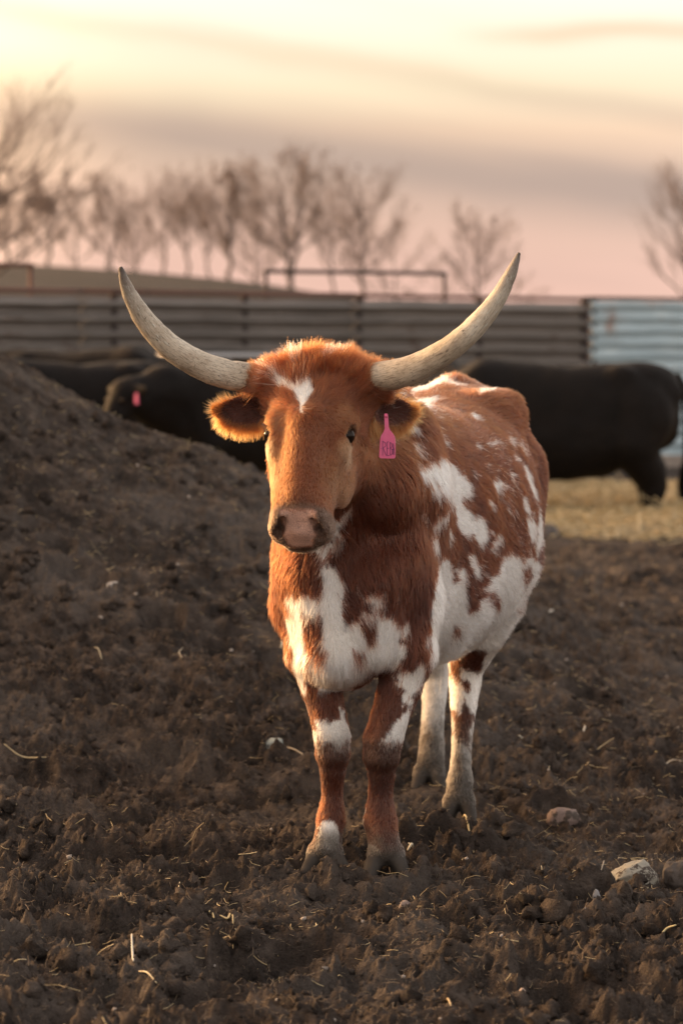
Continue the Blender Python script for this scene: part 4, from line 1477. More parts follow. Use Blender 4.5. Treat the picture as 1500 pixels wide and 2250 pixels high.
# COAT-BEGIN
COAT = [     # markings: white or brown, facing direction, outline on the hide
    ('W', [(0, -1, 0), (0.245, 9.36, 0.432), (0.343, 9.64, 0.358), (0.333, 9.36, 0.115), (0.324, 9.64, -0.08), (0.22, 9.36, -0.037), (0.226, 9.64, 0.031), (0.245, 9.36, 0.179)]),
    ('W', [(0, -1, 0), (0.312, 8.76, 0.494), (0.346, 9.04, 0.441), (0.418, 8.76, 0.494), (0.461, 9.04, 0.514), (0.436, 8.76, 0.411), (0.413, 9.04, 0.318), (0.389, 8.76, 0.233), (0.408, 9.04, -0.062), (0.295, 8.76, -0.023), (0.31, 9.04, 0.073), (0.33, 8.76, 0.198), (0.328, 9.04, 0.269)]),
    ('W', [(0.628, -0.77, 0.108), (0.232, 7.927, 1.102), (0.255, 7.964, 1.102), (0.281, 8.074, 1.103), (0.309, 8.243, 1.081), (0.337, 8.282, 1.045), (0.364, 8.323, 1.017), (0.36, 8.304, 0.991), (0.337, 8.255, 0.982), (0.345, 8.266, 0.958), (0.37, 8.311, 0.937), (0.399, 8.367, 0.933), (0.403, 8.372, 0.91), (0.425, 8.412, 0.884), (0.412, 8.387, 0.859), (0.386, 8.34, 0.846), (0.365, 8.3, 0.876), (0.328, 8.226, 0.899), (0.311, 8.181, 0.936), (0.311, 8.185, 0.962), (0.286, 8.001, 0.994), (0.265, 7.945, 1.012), (0.242, 7.914, 1.046), (0.21, 7.851, 1.056), (0.2, 7.85, 1.089), (0.214, 7.882, 1.091)]),
    ('W', [(0.585, -0.801, 0.128), (0.197, 7.869, 1.114), (0.21, 7.866, 1.085), (0.242, 7.919, 1.061), (0.254, 7.929, 1.035), (0.26, 7.939, 0.994), (0.242, 7.912, 1.014), (0.227, 7.886, 1.048), (0.208, 7.851, 1.067)]),
    ('W', [(0.379, -0.847, 0.372), (0.164, 7.941, 1.199), (0.188, 7.961, 1.2), (0.207, 7.96, 1.18), (0.208, 7.951, 1.168), (0.192, 7.94, 1.173)]),
    ('R', [(0.49, -0.779, 0.392), (0.184, 7.914, 1.159), (0.202, 7.93, 1.152), (0.221, 7.934, 1.13), (0.211, 7.902, 1.116), (0.194, 7.9, 1.138)]),
    ('W', [(0.65, -0.752, -0.108), (0.239, 7.93, 0.925), (0.254, 7.944, 0.953), (0.282, 8.005, 0.965), (0.287, 8.049, 0.951), (0.27, 7.988, 0.936), (0.251, 7.953, 0.92)]),
    ('W', [(0.611, -0.77, 0.185), (0.427, 8.461, 1.028), (0.449, 8.511, 1.03), (0.468, 8.546, 1.018), (0.47, 8.541, 1.005), (0.452, 8.496, 0.993), (0.471, 8.522, 0.956), (0.449, 8.482, 0.976), (0.43, 8.455, 1.005)]),
    ('W', [(0.586, -0.799, -0.138), (0.251, 7.962, 0.812), (0.268, 8.03, 0.841), (0.285, 8.092, 0.833), (0.299, 8.163, 0.801), (0.349, 8.281, 0.781), (0.342, 8.275, 0.751), (0.347, 8.303, 0.71), (0.356, 8.344, 0.672), (0.378, 8.394, 0.66), (0.389, 8.393, 0.691), (0.41, 8.428, 0.7), (0.425, 8.487, 0.667), (0.451, 8.568, 0.649), (0.457, 8.553, 0.674), (0.436, 8.476, 0.712), (0.392, 8.379, 0.727), (0.422, 8.425, 0.751), (0.447, 8.468, 0.783), (0.451, 8.469, 0.818), (0.482, 8.534, 0.821), (0.514, 8.605, 0.805), (0.524, 8.631, 0.787), (0.548, 8.708, 0.802), (0.583, 8.874, 0.77), (0.593, 8.923, 0.75), (0.579, 8.93, 0.713), (0.552, 8.915, 0.666), (0.518, 8.868, 0.61), (0.461, 8.863, 0.557), (0.416, 8.872, 0.523), (0.357, 8.928, 0.489), (0.327, 9.509, 0.407), (0.229, 7.908, 0.578), (0.236, 7.923, 0.668), (0.239, 7.924, 0.72), (0.247, 7.932, 0.763)]),
    ('W', [(0.261, -0.917, -0.301), (0.243, 7.93, 0.631), (0.313, 8.325, 0.608), (0.422, 8.588, 0.595), (0.412, 8.877, 0.514), (0.382, 8.932, 0.451), (0.326, 8.988, 0.449), (0.236, 7.931, 0.557)]),
    ('B', [(0.547, -0.779, -0.307), (0.302, 8.284, 0.625), (0.318, 8.307, 0.633), (0.34, 8.376, 0.609), (0.327, 8.369, 0.594), (0.307, 8.315, 0.607)]),
    ('B', [(0.657, -0.729, -0.189), (0.529, 8.654, 0.769), (0.551, 8.749, 0.766), (0.563, 8.844, 0.739), (0.551, 8.843, 0.711), (0.538, 8.834, 0.691), (0.521, 8.651, 0.738)]),
    ('B', [(0.647, -0.76, -0.062), (0.3, 8.173, 0.78), (0.314, 8.205, 0.791), (0.321, 8.228, 0.766), (0.31, 8.209, 0.756)]),
    ('W', [(0.598, -0.801, -0.033), (0.353, 8.279, 0.831), (0.372, 8.314, 0.825), (0.387, 8.357, 0.76), (0.37, 8.322, 0.77), (0.358, 8.292, 0.8)]),
    ('W', [(0.597, -0.799, -0.068), (0.404, 8.385, 0.77), (0.413, 8.404, 0.762), (0.409, 8.4, 0.751), (0.401, 8.383, 0.758)]),
    ('W', [(0.67, -0.714, 0.205), (0.53, 8.758, 1.071), (0.546, 8.775, 1.048), (0.565, 8.788, 0.995), (0.576, 8.809, 0.958), (0.568, 8.779, 0.955), (0.55, 8.739, 0.997), (0.535, 8.73, 1.038)]),
    ('W', [(0.698, -0.716, 0.024), (0.532, 8.643, 0.914), (0.562, 8.745, 0.904), (0.579, 8.808, 0.876), (0.561, 8.747, 0.829), (0.542, 8.67, 0.844), (0.539, 8.66, 0.881)]),
    ('W', [(0.723, -0.69, 0.007), (0.579, 8.811, 0.937), (0.598, 8.946, 0.88), (0.6, 8.96, 0.846), (0.584, 8.867, 0.787), (0.567, 8.774, 0.821), (0.576, 8.797, 0.873)]),
    ('W', [(0.665, -0.737, 0.119), (0.521, 8.637, 0.972), (0.535, 8.668, 0.961), (0.547, 8.692, 0.923), (0.537, 8.66, 0.925), (0.525, 8.637, 0.95)]),
    ('W', [(0.016, -0.652, 0.758), (0.133, 7.749, 1.28), (0.16, 8.188, 1.287), (0.216, 9.111, 1.28), (0.304, 9.277, 1.309), (0.326, 9.266, 1.318), (0.342, 9.241, 1.313), (0.353, 9.209, 1.298), (0.389, 9.151, 1.286), (0.35, 9.122, 1.289), (0.316, 9.234, 1.304), (0.277, 9.064, 1.283), (0.251, 9.035, 1.277), (0.213, 9.007, 1.269), (0.15, 8.041, 1.274)]),
    ('W', [(0.091, -0.616, 0.783), (0.193, 8.066, 1.257), (0.226, 8.868, 1.255), (0.25, 8.828, 1.252), (0.272, 8.891, 1.259), (0.291, 8.845, 1.253), (0.268, 8.758, 1.243), (0.219, 8.068, 1.246)]),
    ('W', [(0.047, -0.642, 0.766), (0.411, 8.976, 1.272), (0.454, 9.368, 1.282), (0.467, 9.066, 1.279), (0.457, 8.995, 1.274), (0.432, 8.991, 1.276), (0.418, 8.962, 1.267)]),
    ('W', [(0.321, -0.667, 0.672), (0.373, 8.717, 1.211), (0.388, 8.76, 1.214), (0.408, 8.735, 1.197), (0.392, 8.693, 1.195), (0.382, 8.689, 1.2)]),
    ('W', [(0.515, -0.711, 0.479), (0.415, 8.555, 1.128), (0.44, 8.647, 1.143), (0.457, 8.668, 1.133), (0.44, 8.605, 1.123)]),
    ('W', [(0.53, -0.707, 0.469), (0.482, 8.762, 1.146), (0.502, 8.788, 1.135), (0.498, 8.743, 1.117), (0.487, 8.74, 1.13)]),
    ('W', [(0.604, -0.696, 0.388), (0.532, 8.852, 1.123), (0.543, 8.848, 1.103), (0.54, 8.813, 1.09), (0.531, 8.812, 1.104)]),
    ('W', [(0.685, -0.729, 0.01), (0.237, 7.926, 0.899), (0.251, 7.964, 0.895), (0.262, 8.007, 0.855), (0.248, 7.958, 0.862)]),
    ('W', [(0.597, -0.761, 0.256), (0.485, 8.604, 1.043), (0.498, 8.625, 1.036), (0.496, 8.606, 1.019), (0.489, 8.599, 1.028)]),
    ('W', [(0.612, -0.782, 0.123), (0.412, 8.402, 0.972), (0.427, 8.432, 0.968), (0.428, 8.43, 0.955), (0.419, 8.412, 0.962)]),
    ('W', [(0.611, -0.791, 0.016), (0.386, 8.34, 0.846), (0.412, 8.387, 0.847), (0.442, 8.447, 0.878), (0.455, 8.475, 0.857), (0.438, 8.439, 0.844), (0.429, 8.424, 0.817), (0.412, 8.388, 0.835)]),
    ('W', [(0.729, -0.684, -0.009), (0.288, 8.074, 0.92), (0.302, 8.144, 0.901), (0.307, 8.171, 0.861), (0.293, 8.107, 0.88)]),
    ('W', [(0.565, -0.736, 0.374), (0.467, 8.626, 1.098), (0.484, 8.648, 1.085), (0.474, 8.622, 1.082)]),
    ('W', [(0.599, -0.716, 0.359), (0.494, 8.693, 1.096), (0.521, 8.741, 1.078), (0.515, 8.708, 1.067), (0.497, 8.676, 1.08)]),
    ('W', [(0.544, -0.832, -0.108), (0.21, 7.862, 0.998), (0.22, 7.887, 0.978), (0.226, 7.906, 0.941), (0.217, 7.891, 0.96)]),
    ('W', [(0.601, -0.765, 0.231), (0.367, 8.357, 1.061), (0.377, 8.37, 1.053), (0.371, 8.355, 1.048)]),
    ('W', [(0.59, -0.751, 0.298), (0.403, 8.448, 1.075), (0.416, 8.474, 1.071), (0.407, 8.451, 1.068)]),
    ('W', [(0.107, -0.982, -0.153), (-0.045, 7.785, 0.83), (-0.017, 7.793, 0.832), (0, 7.799, 0.794), (0.003, 7.802, 0.72), (0.01, 7.804, 0.677), (0.046, 7.803, 0.682), (0.062, 7.798, 0.704), (0.088, 7.805, 0.693), (0.109, 7.816, 0.687), (0.136, 7.833, 0.691), (0.153, 7.864, 0.661), (0.142, 7.863, 0.629), (0.164, 7.882, 0.606), (0.158, 7.885, 0.577), (0.137, 7.895, 0.552), (0.111, 7.902, 0.55), (0.068, 7.886, 0.537), (0.036, 7.906, 0.51), (0.004, 7.88, 0.512), (-0.017, 7.825, 0.542), (-0.046, 7.803, 0.582), (-0.055, 7.802, 0.614), (-0.046, 7.801, 0.662), (-0.052, 7.795, 0.731), (-0.053, 7.791, 0.784)]),
    ('B', [(0.109, -0.988, -0.105), (0.057, 7.801, 0.687), (0.087, 7.808, 0.682), (0.09, 7.818, 0.647), (0.075, 7.818, 0.634), (0.062, 7.809, 0.656)]),
    ('B', [(0.235, -0.951, -0.202), (0.036, 7.813, 0.6), (0.06, 7.823, 0.602), (0.063, 7.831, 0.585), (0.047, 7.835, 0.566), (0.037, 7.826, 0.571)]),
    ('R', [(0.097, -0.991, -0.087), (0.041, 7.796, 0.775), (0.067, 7.789, 0.763), (0.093, 7.79, 0.767), (0.121, 7.808, 0.74), (0.115, 7.811, 0.716), (0.131, 7.83, 0.686), (0.088, 7.808, 0.683), (0.059, 7.8, 0.696), (0.088, 7.796, 0.731), (0.059, 7.793, 0.744)]),
    ('W', [(-0.493, -0.865, -0.09), (-0.147, 7.887, 0.739), (-0.074, 7.798, 0.753), (-0.056, 7.796, 0.731), (-0.052, 7.798, 0.707), (-0.085, 7.815, 0.684), (-0.107, 7.832, 0.701), (-0.095, 7.83, 0.654), (-0.101, 7.842, 0.61), (-0.075, 7.815, 0.592), (-0.046, 7.807, 0.569), (-0.093, 7.839, 0.579), (-0.093, 7.937, 0.509), (-0.097, 7.949, 0.478), (-0.114, 7.979, 0.506), (-0.127, 7.954, 0.556), (-0.141, 7.963, 0.593), (-0.129, 7.934, 0.612), (-0.146, 7.972, 0.662), (-0.151, 7.969, 0.692), (-0.123, 7.86, 0.694)]),
    ('B', [(-0.681, -0.726, -0.092), (-0.143, 7.968, 0.606), (-0.123, 7.912, 0.609), (-0.118, 7.924, 0.581), (-0.135, 7.954, 0.578)]),
    ('W', [(0.187, -0.976, 0.11), (-0.083, 7.964, 0.411), (-0.049, 7.917, 0.415), (-0.028, 7.912, 0.404), (-0.006, 7.924, 0.42), (-0.006, 7.932, 0.444), (0.004, 7.941, 0.434), (0.016, 7.951, 0.4), (0.024, 7.949, 0.367), (0.024, 7.949, 0.349), (-0.001, 7.908, 0.347), (-0.012, 7.904, 0.341), (-0.033, 7.903, 0.353), (-0.071, 7.937, 0.351), (-0.075, 7.95, 0.377)]),
    ('W', [(-0.005, -0.966, 0.259), (-0.054, 7.919, 0.117), (-0.044, 7.926, 0.14), (-0.025, 7.924, 0.143), (-0.011, 7.919, 0.108), (0, 7.922, 0.076), (-0.006, 7.89, 0.043), (-0.049, 7.897, 0.048), (-0.07, 7.901, 0.058), (-0.06, 7.903, 0.09)]),
    ('W', [(0.136, -0.978, -0.155), (0.137, 7.855, 0.63), (0.164, 7.882, 0.612), (0.175, 7.882, 0.593), (0.156, 7.888, 0.563), (0.132, 7.898, 0.549), (0.121, 7.892, 0.56), (0.137, 7.88, 0.585)]),
    ('W', [(0.285, -0.958, -0.039), (0.137, 7.898, 0.535), (0.174, 7.889, 0.552), (0.185, 7.895, 0.536), (0.209, 7.893, 0.576), (0.226, 7.92, 0.549), (0.214, 7.928, 0.51), (0.196, 7.908, 0.497), (0.187, 7.91, 0.459), (0.176, 7.916, 0.41), (0.164, 7.919, 0.362), (0.145, 7.884, 0.347), (0.11, 7.869, 0.356), (0.104, 7.869, 0.373), (0.132, 7.876, 0.399), (0.159, 7.888, 0.432), (0.177, 7.901, 0.457), (0.161, 7.891, 0.456), (0.167, 7.893, 0.498), (0.149, 7.894, 0.52)]),
    ('W', [(0.372, -0.928, -0.04), (0.161, 7.871, 0.671), (0.175, 7.886, 0.68), (0.174, 7.889, 0.656), (0.166, 7.885, 0.633), (0.157, 7.877, 0.649)]),
    ('W', [(0.436, -0.886, 0.158), (0.222, 7.904, 0.628), (0.236, 7.92, 0.635), (0.234, 7.912, 0.614), (0.223, 7.9, 0.612)]),
    ('W', [(0.522, -0.851, 0.048), (0.239, 7.924, 0.704), (0.248, 7.936, 0.692), (0.246, 7.936, 0.638), (0.232, 7.92, 0.656)]),
    ('W', [(-0.802, -0.584, 0.128), (0.065, 7.935, 0.17), (0.067, 7.934, 0.182), (0.061, 7.936, 0.154), (0.066, 7.921, 0.114), (0.059, 7.934, 0.135)]),
    ('W', [(-0.453, -0.852, 0.262), (0.07, 7.903, 0.075), (0.089, 7.876, 0.095), (0.101, 7.862, 0.07), (0.092, 7.86, 0.046), (0.068, 7.883, 0.045)]),
    ('W', [(-0.221, -0.882, 0.416), (-0.196, 7.738, 1.349), (-0.171, 7.693, 1.343), (-0.155, 7.674, 1.33), (-0.13, 7.643, 1.314), (-0.108, 7.635, 1.318), (-0.095, 7.639, 1.328), (-0.083, 7.632, 1.324), (-0.073, 7.608, 1.294), (-0.089, 7.597, 1.275), (-0.098, 7.574, 1.256), (-0.101, 7.56, 1.244), (-0.107, 7.598, 1.269), (-0.12, 7.62, 1.291), (-0.142, 7.644, 1.305), (-0.163, 7.668, 1.311), (-0.168, 7.683, 1.333)]),
    ('W', [(-0.152, -0.635, 0.758), (-0.151, 7.722, 1.362), (-0.126, 7.722, 1.367), (-0.107, 7.691, 1.368), (-0.111, 7.675, 1.357), (-0.137, 7.723, 1.364)]),
    ('W', [(0.034, -0.686, 0.727), (-0.063, 7.673, 1.366), (-0.041, 7.707, 1.374), (-0.02, 7.694, 1.372), (-0.006, 7.694, 1.369), (-0.027, 7.679, 1.369), (-0.052, 7.667, 1.363)]),
    ('W', [(0.251, -0.936, -0.248), (-0.03, 7.461, 0.956), (-0.009, 7.743, 0.958), (0.023, 7.739, 0.99), (0.027, 7.75, 0.98), (-0.002, 7.759, 0.941), (0.005, 7.782, 0.908), (-0.007, 7.779, 0.901), (-0.005, 7.792, 0.873), (-0.029, 7.783, 0.866), (-0.052, 7.782, 0.846), (-0.068, 7.503, 0.897), (-0.047, 7.772, 0.89), (-0.03, 7.769, 0.903)]),
    ('W', [(0.211, -0.957, 0.201), (0.075, 7.661, 1.335), (0.089, 7.662, 1.329), (0.099, 7.66, 1.309), (0.083, 7.654, 1.31)]),
    ('B', [(0, -1, 0), (0.319, 8.76, 0.47), (0.346, 9.04, 0.465), (0.382, 8.76, 0.512), (0.434, 9.04, 0.499), (0.432, 8.76, 0.494), (0.413, 9.04, 0.425), (0.359, 8.76, 0.45), (0.352, 9.04, 0.401), (0.326, 8.76, 0.428)]),
    ('B', [(0, -1, 0), (0.348, 8.76, 0.423), (0.376, 9.04, 0.397), (0.375, 8.76, 0.421), (0.379, 9.04, 0.377), (0.354, 8.76, 0.411)]),
    ('B', [(0, -1, 0), (0.324, 8.76, 0.335), (0.358, 9.04, 0.309), (0.368, 8.76, 0.358), (0.4, 9.04, 0.3), (0.38, 8.76, 0.269), (0.384, 9.04, 0.191), (0.353, 8.76, 0.233), (0.346, 9.04, 0.192), (0.327, 8.76, 0.293)]),
    ('B', [(0, -1, 0), (0.339, 8.76, 0.198), (0.362, 9.04, 0.171), (0.364, 8.76, 0.203), (0.377, 9.04, 0.142), (0.353, 8.76, 0.169), (0.353, 9.04, 0.136)]),
    ('B', [(0, -1, 0), (0.248, 9.36, 0.207), (0.275, 9.64, 0.179), (0.277, 9.36, 0.198), (0.284, 9.64, 0.139), (0.264, 9.36, 0.16), (0.264, 9.64, 0.132)]),
]
# COAT-END

RUST = np.array((.062, .0128, .0038))
RUST_D = np.array((.032, .0070, .0026))
GINGER = np.array((.120, .031, .0072))
TAN = np.array((.25, .098, .034))
WHITE = np.array((.84, .81, .76))
MUD = np.array((.050, .039, .029))


def inside_patch(poly, q):
    """signed distance to a flat polygon, negative inside"""
    n = len(poly)
    d = np.full(len(q), 1e9)
    ins = np.zeros(len(q), bool)
    for i in range(n):
        a, b = poly[i], poly[(i + 1) % n]
        e = b - a
        w = q - a
        t = np.clip((w @ e) / (e @ e + 1e-12), 0, 1)
        d = np.minimum(d, np.linalg.norm(w - t[:, None] * e, axis=1))
        c = ((a[1] <= q[:, 1]) & (b[1] > q[:, 1])) | ((b[1] <= q[:, 1]) & (a[1] > q[:, 1]))
        with np.errstate(divide='ignore', invalid='ignore'):
            xx = a[0] + (q[:, 1] - a[1]) * e[0] / (e[1] if abs(e[1]) > 1e-12 else 1e-12)
        ins ^= c & (q[:, 0] < xx)
    return np.where(ins, -d, d)


def flow_of(p, nrm, Z):
    """lie of the hair"""
    s, t, z, h = Z['s'], Z['t'], Z['z'], Z['h']
    back = sstep(s, -.05, .30) * (1 - Z['leg'])
    F = BA[None] * (.95 * back)[:, None] + np.array([[0, 0, -1.0]]) * (.55 + .45 * (1 - back))[:, None]
    F = F + BL[None] * (.25 * np.sign(t) * (1 - back) * (z > .6))[:, None]
    # swirls and cowlicks
    F = F + .45 * np.column_stack([fbm(p * 7, 2, seed=81), fbm(p * 7 + 5, 2, seed=82), fbm(p * 7 + 11, 2, seed=83)])
    # face: parts from a whorl on the forehead
    u, v, w = h.T
    below = sstep(v, .14, .20)
    fv = (v - .165) / .10
    fu = u / .09
    G = HU[None] * (np.clip(fu, -1.2, 1.2) * (.75 - .5 * below))[:, None] + HV[None] * (np.clip(fv, -1.2, 1.3))[:, None]
    G = G + .25 * np.column_stack([fbm(p * 16, 2, seed=84), fbm(p * 16 + 5, 2, seed=85), fbm(p * 16 + 11, 2, seed=86)])
    F = F * (1 - Z['head'])[:, None] + G * Z['head'][:, None]
    # ears: hair runs to the rim
    for base, ax, eu, fr in EARS:
        q = p - base
        m = (Z['ear'] > .5) & (np.abs(q @ ax - .09) < .12) & (np.linalg.norm(q, axis=1) < .22)
        r = ax[None] * (.75 + 0 * s)[:, None] + eu[None] * np.clip((q @ eu) / .028, -1.2, 1.2)[:, None]
        F = np.where(m[:, None], r, F)
    F = F - nrm * (F * nrm).sum(1, keepdims=True)
    return F / (np.linalg.norm(F, axis=1, keepdims=True) + 1e-6)


def coat_color(p, nrm, Z, flow, jitter, ahead=0.0):
    """the animal's own markings"""
    s, t, z, h = Z['s'], Z['t'], Z['z'], Z['h']
    n = len(p)
    # ground colour of the coat
    v1 = fbm(p * 5, 3, seed=91)
    v2 = fbm(p * 40, 2, seed=92)
    c = RUST[None] * (1 + .25 * v1 + .22 * v2)[:, None]
    dk = sstep(fbm(p * np.array([9, 9, 4]), 3, seed=93), .05, .5) * .6
    c = c * (1 - dk)[:, None] + RUST_D * dk[:, None]
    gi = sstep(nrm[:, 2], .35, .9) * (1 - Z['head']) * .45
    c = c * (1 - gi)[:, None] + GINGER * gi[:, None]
    # face: paler cheeks, rings round the eyes, darker forehead
    u, v, w = h.T
    face = Z['head']
    fc = np.array((.135, .0325, .0085))[None] * (1 + .16 * v2 + .12 * v1)[:, None]
    foreh = (1 - sstep(v, .10, .20)) * .55
    fc = fc * (1 - foreh)[:, None] + np.array((.095, .022, .0062)) * foreh[:, None]
    for e in (-1, 1):
        d = np.sqrt(((u - e * .100) / .030) ** 2 + ((v - .262) / .042) ** 2 + ((w + .06) / .06) ** 2)
        k = (1 - sstep(d, .3, 1.25)) * .70
        fc = fc * (1 - k)[:, None] + np.array((.40, .21, .095)) * k[:, None]
        d = np.sqrt(((u - e * .085) / .026) ** 2 + ((v - .165) / .05) ** 2)
        k = (1 - sstep(d, .3, 1.3)) * .32
        fc = fc * (1 - k)[:, None] + TAN * k[:, None]
        d = np.sqrt(((u - e * .078) / .035) ** 2 + ((v - .34) / .075) ** 2)
        k = (1 - sstep(d, .3, 1.3)) * .40
        fc = fc * (1 - k)[:, None] + TAN * k[:, None]
        k = (1 - sstep(np.linalg.norm(p - EYES[(e + 1) // 2], axis=1), .026, .033)) * .75
        fc = fc * (1 - k)[:, None] + np.array((.10, .05, .032)) * k[:, None]
    rimc = muzzle_rim(h) * .9
    fc = fc * (1 - rimc)[:, None] + np.array((.075, .042, .026)) * rimc[:, None]
    chin = sstep(w, -.104, -.110) * sstep(v, .46, .49)
    fc = fc * (1 - chin * .6)[:, None] + np.array((.42, .33, .24)) * (chin * .6)[:, None]
    c = c * (1 - face)[:, None] + fc * face[:, None]
    ec = np.array((.060, .018, .011))
    c = np.where((Z['inner'] > .5)[:, None], ec * (1 + .4 * v2)[:, None], c)
    c = np.where(((Z['rim'] > .5) & (Z['inner'] < .5))[:, None], GINGER * .9, c)
    # knees rubbed dark
    kn = np.exp(-((z - .335) / .045) ** 2) * (s < .3) * sstep(-nrm[:, 1], .0, .6) * .7
    # white on the parts no patch describes: far side, belly, hind quarters
    wob = .014 * fbm(p * 24, 3, seed=94) + .010 * fbm((p - flow * 0.0) * 60, 2, seed=95)
    white = np.full(n, .05)
    far_side = fbm(p * np.array([4.5, 4.5, 5.5]) + 3.3, 3, seed=96)
    away = (nrm @ BL < -.15) & (s > .15) | (s > 1.42)
    white = np.where(away, .12 - far_side - .35 * sstep(-z, -.95, -.55), white)
    under = sstep(-nrm[:, 2], .35, .7) * (z > .4) * (s > -.3)
    white = np.where(((under > .4) & (s > .15)) | ((z < .60) & (z > .49) & (s < .10) & (np.abs(t + .02) < .052)) | ((z < .62) & (z > .47) & (s > .3) & (s < 1.0)), -.04, white)
    white = white + wob
    q = p + flow * (jitter * np.where(face > .5, .003, .007) + ahead)[:, None]
    wq = (wob + jitter * .003) * np.where(face > .5, .45, 1.0)
    for kind, pts in COAT:
        P3 = np.array(pts[1:], float)
        nv = np.array(pts[0], float)
        cen = P3.mean(0)
        ref = np.array([0, 0, 1.0]) if abs(nv[2]) < .85 else BA
        e1 = np.cross(ref, nv)
        e1 /= np.linalg.norm(e1)
        e2 = np.cross(nv, e1)
        rel = P3 - cen
        rad = np.linalg.norm(rel, axis=1).max()
        dep = np.abs(rel @ nv).max() + .05
        d = q - cen
        near = (np.linalg.norm(d, axis=1) < rad + .06) & (np.abs(d @ nv) < dep) & (nrm @ nv > -.25)
        if not near.any():
            continue
        sd = inside_patch(np.column_stack([rel @ e1, rel @ e2]), np.column_stack([d[near] @ e1, d[near] @ e2]))
        if kind == 'R':                      # roan: white and red hairs mingled
            white[near] = np.minimum(white[near], np.where(sd + wq[near] < 0, -.004 + .016 * (jitter[near] + 1.2 * fbm(q[near] * 34, 2, seed=142)), 1))
        elif kind == 'W':
            white[near] = np.minimum(white[near], sd + wq[near])
        else:
            white[near] = np.maximum(white[near], -(sd + wq[near]))
    # small white ticks on the flank, drawn out along the hair
    tk = fbm((p - flow * (p * flow).sum(1, keepdims=True) * .55) * 26, 2, seed=140)
    tick = sstep(tk, .38, .44) * (s > .2) * (z > .6) * (nrm @ BL > 0) * sstep(fbm(p * 6, 2, seed=141), -.1, .2)
    white = np.where(tick > .5, -.02, white)
    white = np.where((face > .5) & (v > .40) & (w > -.135), .05, white)
    k = 1 - sstep(white, -.003, .003)
    wc = WHITE[None] * (1 + .06 * v2)[:, None]
    cream = sstep(.9 - z, .05, .45) * .30 * sstep(v1, -.4, .4)
    wc = wc * (1 - cream)[:, None] + np.array((.60, .50, .36)) * cream[:, None]
    # stray coloured hairs in the white and white hairs in the colour near the edges
    c = c * (1 - k)[:, None] + wc * k[:, None]
    c = c * (1 - kn)[:, None] + np.array((.045, .022, .014)) * kn[:, None]
    # feet stained with dirt
    st = (1 - sstep(z + .03 * fbm(p * 28, 3, seed=143), .07, .165)) * .92 * k
    c = c * (1 - st)[:, None] + np.array((.105, .083, .060)) * st[:, None]
    # mud caked on the feet
    mz = np.where(s > .5, .27, .110)
    lowm = 1 - sstep(z + .05 * fbm(p * 30, 3, seed=97), mz * .55, mz * 1.35)
    lowm = lowm * np.where(s > .5, .96, .74)
    c = c * (1 - lowm)[:, None] + (MUD * (1 + .35 * v2)[:, None]) * lowm[:, None]
    hv_ = 1 - sstep(z, .060, .078)
    c = c * (1 - hv_)[:, None] + (np.array((.052, .042, .034)) * (1 + .3 * v2)[:, None]) * hv_[:, None]
    return np.clip(c, .004, .92)


LZ = zones(lv)
lflow = flow_of(lv, LN, LZ)
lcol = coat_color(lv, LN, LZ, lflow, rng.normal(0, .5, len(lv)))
pad = nose_pad(LZ['h'])
padc = np.array((.56, .32, .235)) * (1 + .25 * fbm(lv * 45, 3, seed=98))[:, None]
pm = (LZ['head'] > .5) * pad
dark_pad = sstep(fbm(lv * 30, 3, seed=99) + (LZ['h'][:, 1] - .545) * 5, .15, .5) * .6
padc = padc * (1 - dark_pad)[:, None] + np.array((.13, .075, .052)) * dark_pad[:, None]
nostr = np.zeros(len(lv))
for e in (-1, 1):
    nostr = np.maximum(nostr, 1 - sstep(np.linalg.norm(lv - Hd(e * .051, .522, -.054), axis=1), .011, .021))
lcol = lcol * (1 - pm)[:, None] + padc * pm[:, None]
lcol = lcol * (1 - .85 * nostr)[:, None] + np.array((.035, .015, .012)) * (.85 * nostr)[:, None]

ROOT = np.array([BO[0] + .15, BO[1] + .5, 0.0])
cow = empty('longhorn_cow', ROOT)
tag(cow, 'rust and white spotted longhorn with wide upswept horns, facing us', 'cow')


def skin_material():
    m, t, bs, out = material('hide')
    at_ = t.n('ShaderNodeAttribute', attribute_name='coat')
    wet = t.n('ShaderNodeAttribute', attribute_name='bare')
    geo = t.n('ShaderNodeTexCoord').outputs['Object']
    fine = t.noise(geo, 260.0, 3, .6)
    cr = t.n('ShaderNodeTexVoronoi', feature='DISTANCE_TO_EDGE')
    t.link(geo, cr.inputs['Vector'])
    cr.inputs['Scale'].default_value = 170.0
    crack = t.step(cr.outputs['Distance'], .0, .10)
    c = t.mix(t.math('MULTIPLY_ADD', fine, .5, .25), t.mix(1.0, at_.outputs['Color'], (.75, .75, .75), 'MULTIPLY'), at_.outputs['Color'])
    c = t.mix(t.math('MULTIPLY', t.math('SUBTRACT', 1.0, crack), t.math('MULTIPLY', wet.outputs['Fac'], .5)), c, (.06, .03, .025))
    t.put(bs.inputs['Base Color'], c)
    t.put(bs.inputs['Roughness'], t.math('MULTIPLY_ADD', wet.outputs['Fac'], -.48, .86))
    b = t.n('ShaderNodeBump')
    b.inputs['Strength'].default_value = .55
    b.inputs['Distance'].default_value = .0022
    t.put(b.inputs['Height'], t.math('ADD', fine, t.math('MULTIPLY', crack, wet.outputs['Fac'])))
    t.link(b.outputs[0], bs.inputs['Normal'])
    return m


body = mesh_obj('body', lv, lf, skin_material(), cow, offset=ROOT)
set_color(body, 'coat', lcol)
a_ = body.data.attributes.new('bare', 'FLOAT', 'POINT')
a_.data.foreach_set('value', (pm).astype(np.float32))


